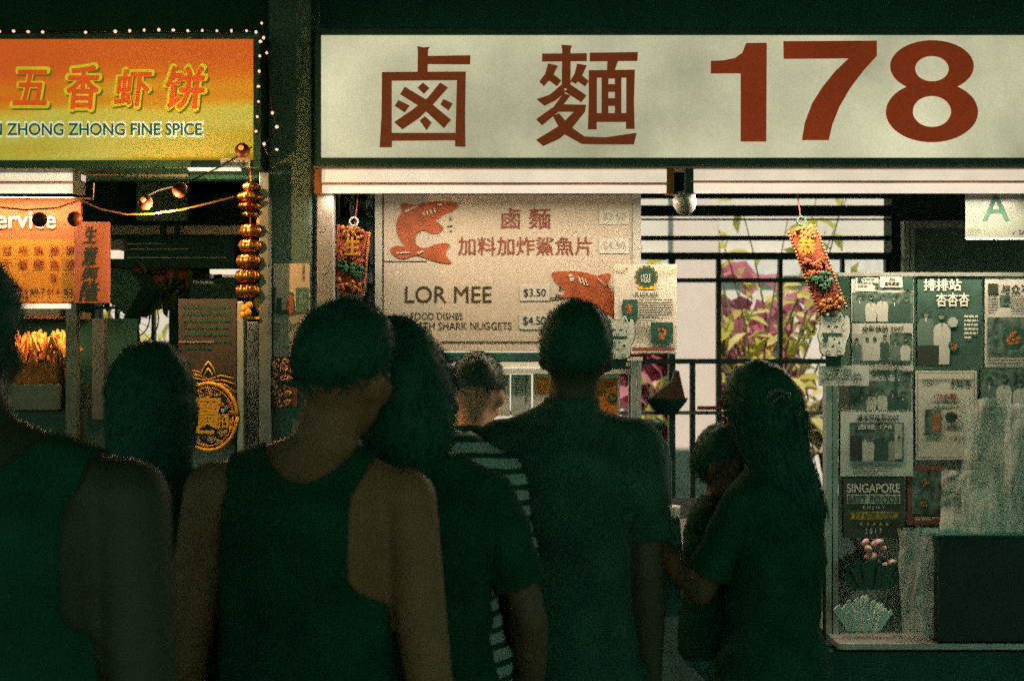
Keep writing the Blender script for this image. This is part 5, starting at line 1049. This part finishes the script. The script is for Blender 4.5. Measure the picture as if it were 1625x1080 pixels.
# short haired man further ahead
person('short haired man with a lit pink neck in a black shirt', X(750, 3.75), 3.75, 1.66, 0, 1.0, lean=(0, .03), head=(.0, .03, -.02, -6, -22, 4), skin=litskin,
       arms={-1: ((-.05, .03, -.28), (0, .2, -.15), (0, 1, -.2)), 1: ((.05, .03, -.28), (0, .2, -.15), (0, 1, -.2))},
       garments=[('tshirt', blackc, {'zn': 1.495})] + low, hairopt=dict(th=.012, nape=-.30, n=3000, L=.010, out=.6, fall=.3, w=.0012, mat=M('grey_black_hair', (.06, .085, .06), .5, var=.4, sc=90, spec=.3)), seed=21)
# man in the grey t-shirt
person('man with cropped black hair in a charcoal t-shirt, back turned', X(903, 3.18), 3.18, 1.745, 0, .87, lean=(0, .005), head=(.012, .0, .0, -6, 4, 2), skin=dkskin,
       arms={-1: ((-.035, .02, -.29), (.02, .10, -.25), (0, .3, -1)), 1: ((.018, -.02, -.30), (.015, .05, -.26), (0, .1, -1))},
       garments=[('tshirt', grayc, {'zn': 1.505, 'sl': .72, 'crew': 1})] + low, hairopt=dict(th=.014, nape=-.62, side=-.1, n=3500, L=.008, out=.7, fall=.2, w=.0012, top=1.2, crown=-.05, bx=1.05), seed=5)
# woman with long hair and the child she carries
YLH = 3.25
person('woman with long straight dark hair and a hair clip carrying a child', X(1226, YLH), YLH, 1.60, 48, .95, True, lean=(0, 0), head=(-.01, .01, .0, -14, -6, -3), skin=midskin,
       arms={-1: ((-.045, .09, -.23), (.02, .19, .145), (.1, .8, .5)), 1: ((.06, .02, -.24), (-.02, .21, -.04), (-.3, .9, 0))},
       garments=[('tshirt', blackc, {'sl': .8})] + low, hair='long', hairopt=dict(th=.019, nape=-.8, side=-.5, n=700, L=.06, out=.12, fall=1.0, levels=[(.16, .090, .108, 0, -.004), (.08, .092, .108, 0, -.010), (.0, .088, .092, .002, -.022), (-.08, .092, .070, .012, -.045), (-.15, .088, .058, .018, -.062), (-.20, .066, .040, .020, -.066)], open=.3, nf=2600, Lf=.06), seed=31)
t = thing('hair_clip', (X(1238, 3.1), 3.12, Z(632, 3.12)), 'dull grey hair clip on the side of the long haired woman', 'hair clip')
m = MB()
for i in range(7):
    a = R(20 + i * 24); m.ell((X(1238, 3.13) + .022 * math.cos(a), 3.135 + .004 * i, Z(634, 3.13) + .020 * math.sin(a)), (.008, .006, .008), None, 8, 6)
m.tube([(X(1228, 3.13), 3.13, Z(638, 3.13)), (X(1240, 3.13), 3.125, Z(626, 3.13)), (X(1250, 3.13), 3.14, Z(640, 3.13))], .004, 6)
m.build('clip', M('clip_grey', (.10, .15, .12), .4, .3), t, True)
person('small child with dark hair held on the long haired woman\'s arm', X(1130, 3.40), 3.40, 1.02, -112, 1.0, lean=(0, .02), head=(0, .01, -.03, -10, -6, -5), skin=midskin, cat='child', hipz=.40, hs=1.32,
       arms={-1: ((-.10, .02, -.16), (-.06, .14, .10), (-.2, .9, .3)), 1: ((.04, .06, -.2), (.0, .14, .02), (0, .9, .2))}, seat={-1: ((-.085, 0, .84), (-.14, .22, .66), (-.12, .10, .36)), 1: ((.085, 0, .84), (.15, .20, .64), (.14, .06, .34))},
       garments=[('tshirt', blackc, {'sl': .6}), ('trousers', cl('pale_denim', (.10, .22, .19)), {'end': .55}), ('shoes', shoe)], hairopt=dict(th=.018, nape=-.8, side=-.3, n=1800, L=.02, out=.25, fall=.7), seed=41)
t = tag(MB().tube([(X(1064, 3.28), 3.28, Z(820, 3.28)), (X(1064, 3.28), 3.28, Z(860, 3.28)), (X(1064, 3.28), 3.29, Z(976, 3.28))], [.022, .028, .024], 12).build('teal_towel', cl('teal_towel', (.07, .19, .155)), None, True), 'dull teal cloth hanging beside the arm of the grey shirt man', 'cloth')
# left side: man with dark hair, and the near shoulder
person('person with rounded collar length dark hair standing in front of the pineapple ornament', X(232, 2.75), 2.75, 1.635, 10, .92, lean=(0, .0), head=(.0, .0, .0, 30, 0, 4), skin=dkskin,
       garments=[('tshirt', darkt, {})] + low, hair='bob', hairopt=dict(th=.021, nape=-.9, side=-.6, n=2200, L=.02, out=.2, fall=.9, levels=[(.12, .096, .116, 0, 0), (.05, .096, .110, 0, -.004), (-.02, .088, .094, 0, -.010), (-.07, .066, .070, 0, -.014)], open=.1, nf=900, Lf=.03), seed=51)
YE = 1.85
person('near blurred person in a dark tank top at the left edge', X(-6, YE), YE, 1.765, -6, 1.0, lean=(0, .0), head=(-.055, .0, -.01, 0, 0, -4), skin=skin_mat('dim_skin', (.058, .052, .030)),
       arms={-1: ((-.06, .0, -.30), (-.02, .06, -.27), (0, .1, -1)), 1: ((.035, -.02, -.31), (-.02, .06, -.27), (0, .1, -1))},
       garments=[('tank', darkt, {'w': (.14, .125), 'zn': 1.49})] + low, hairopt=dict(th=.02, nape=-.9, side=-.4, n=2000, L=.022, out=.3, fall=.7), seed=61)
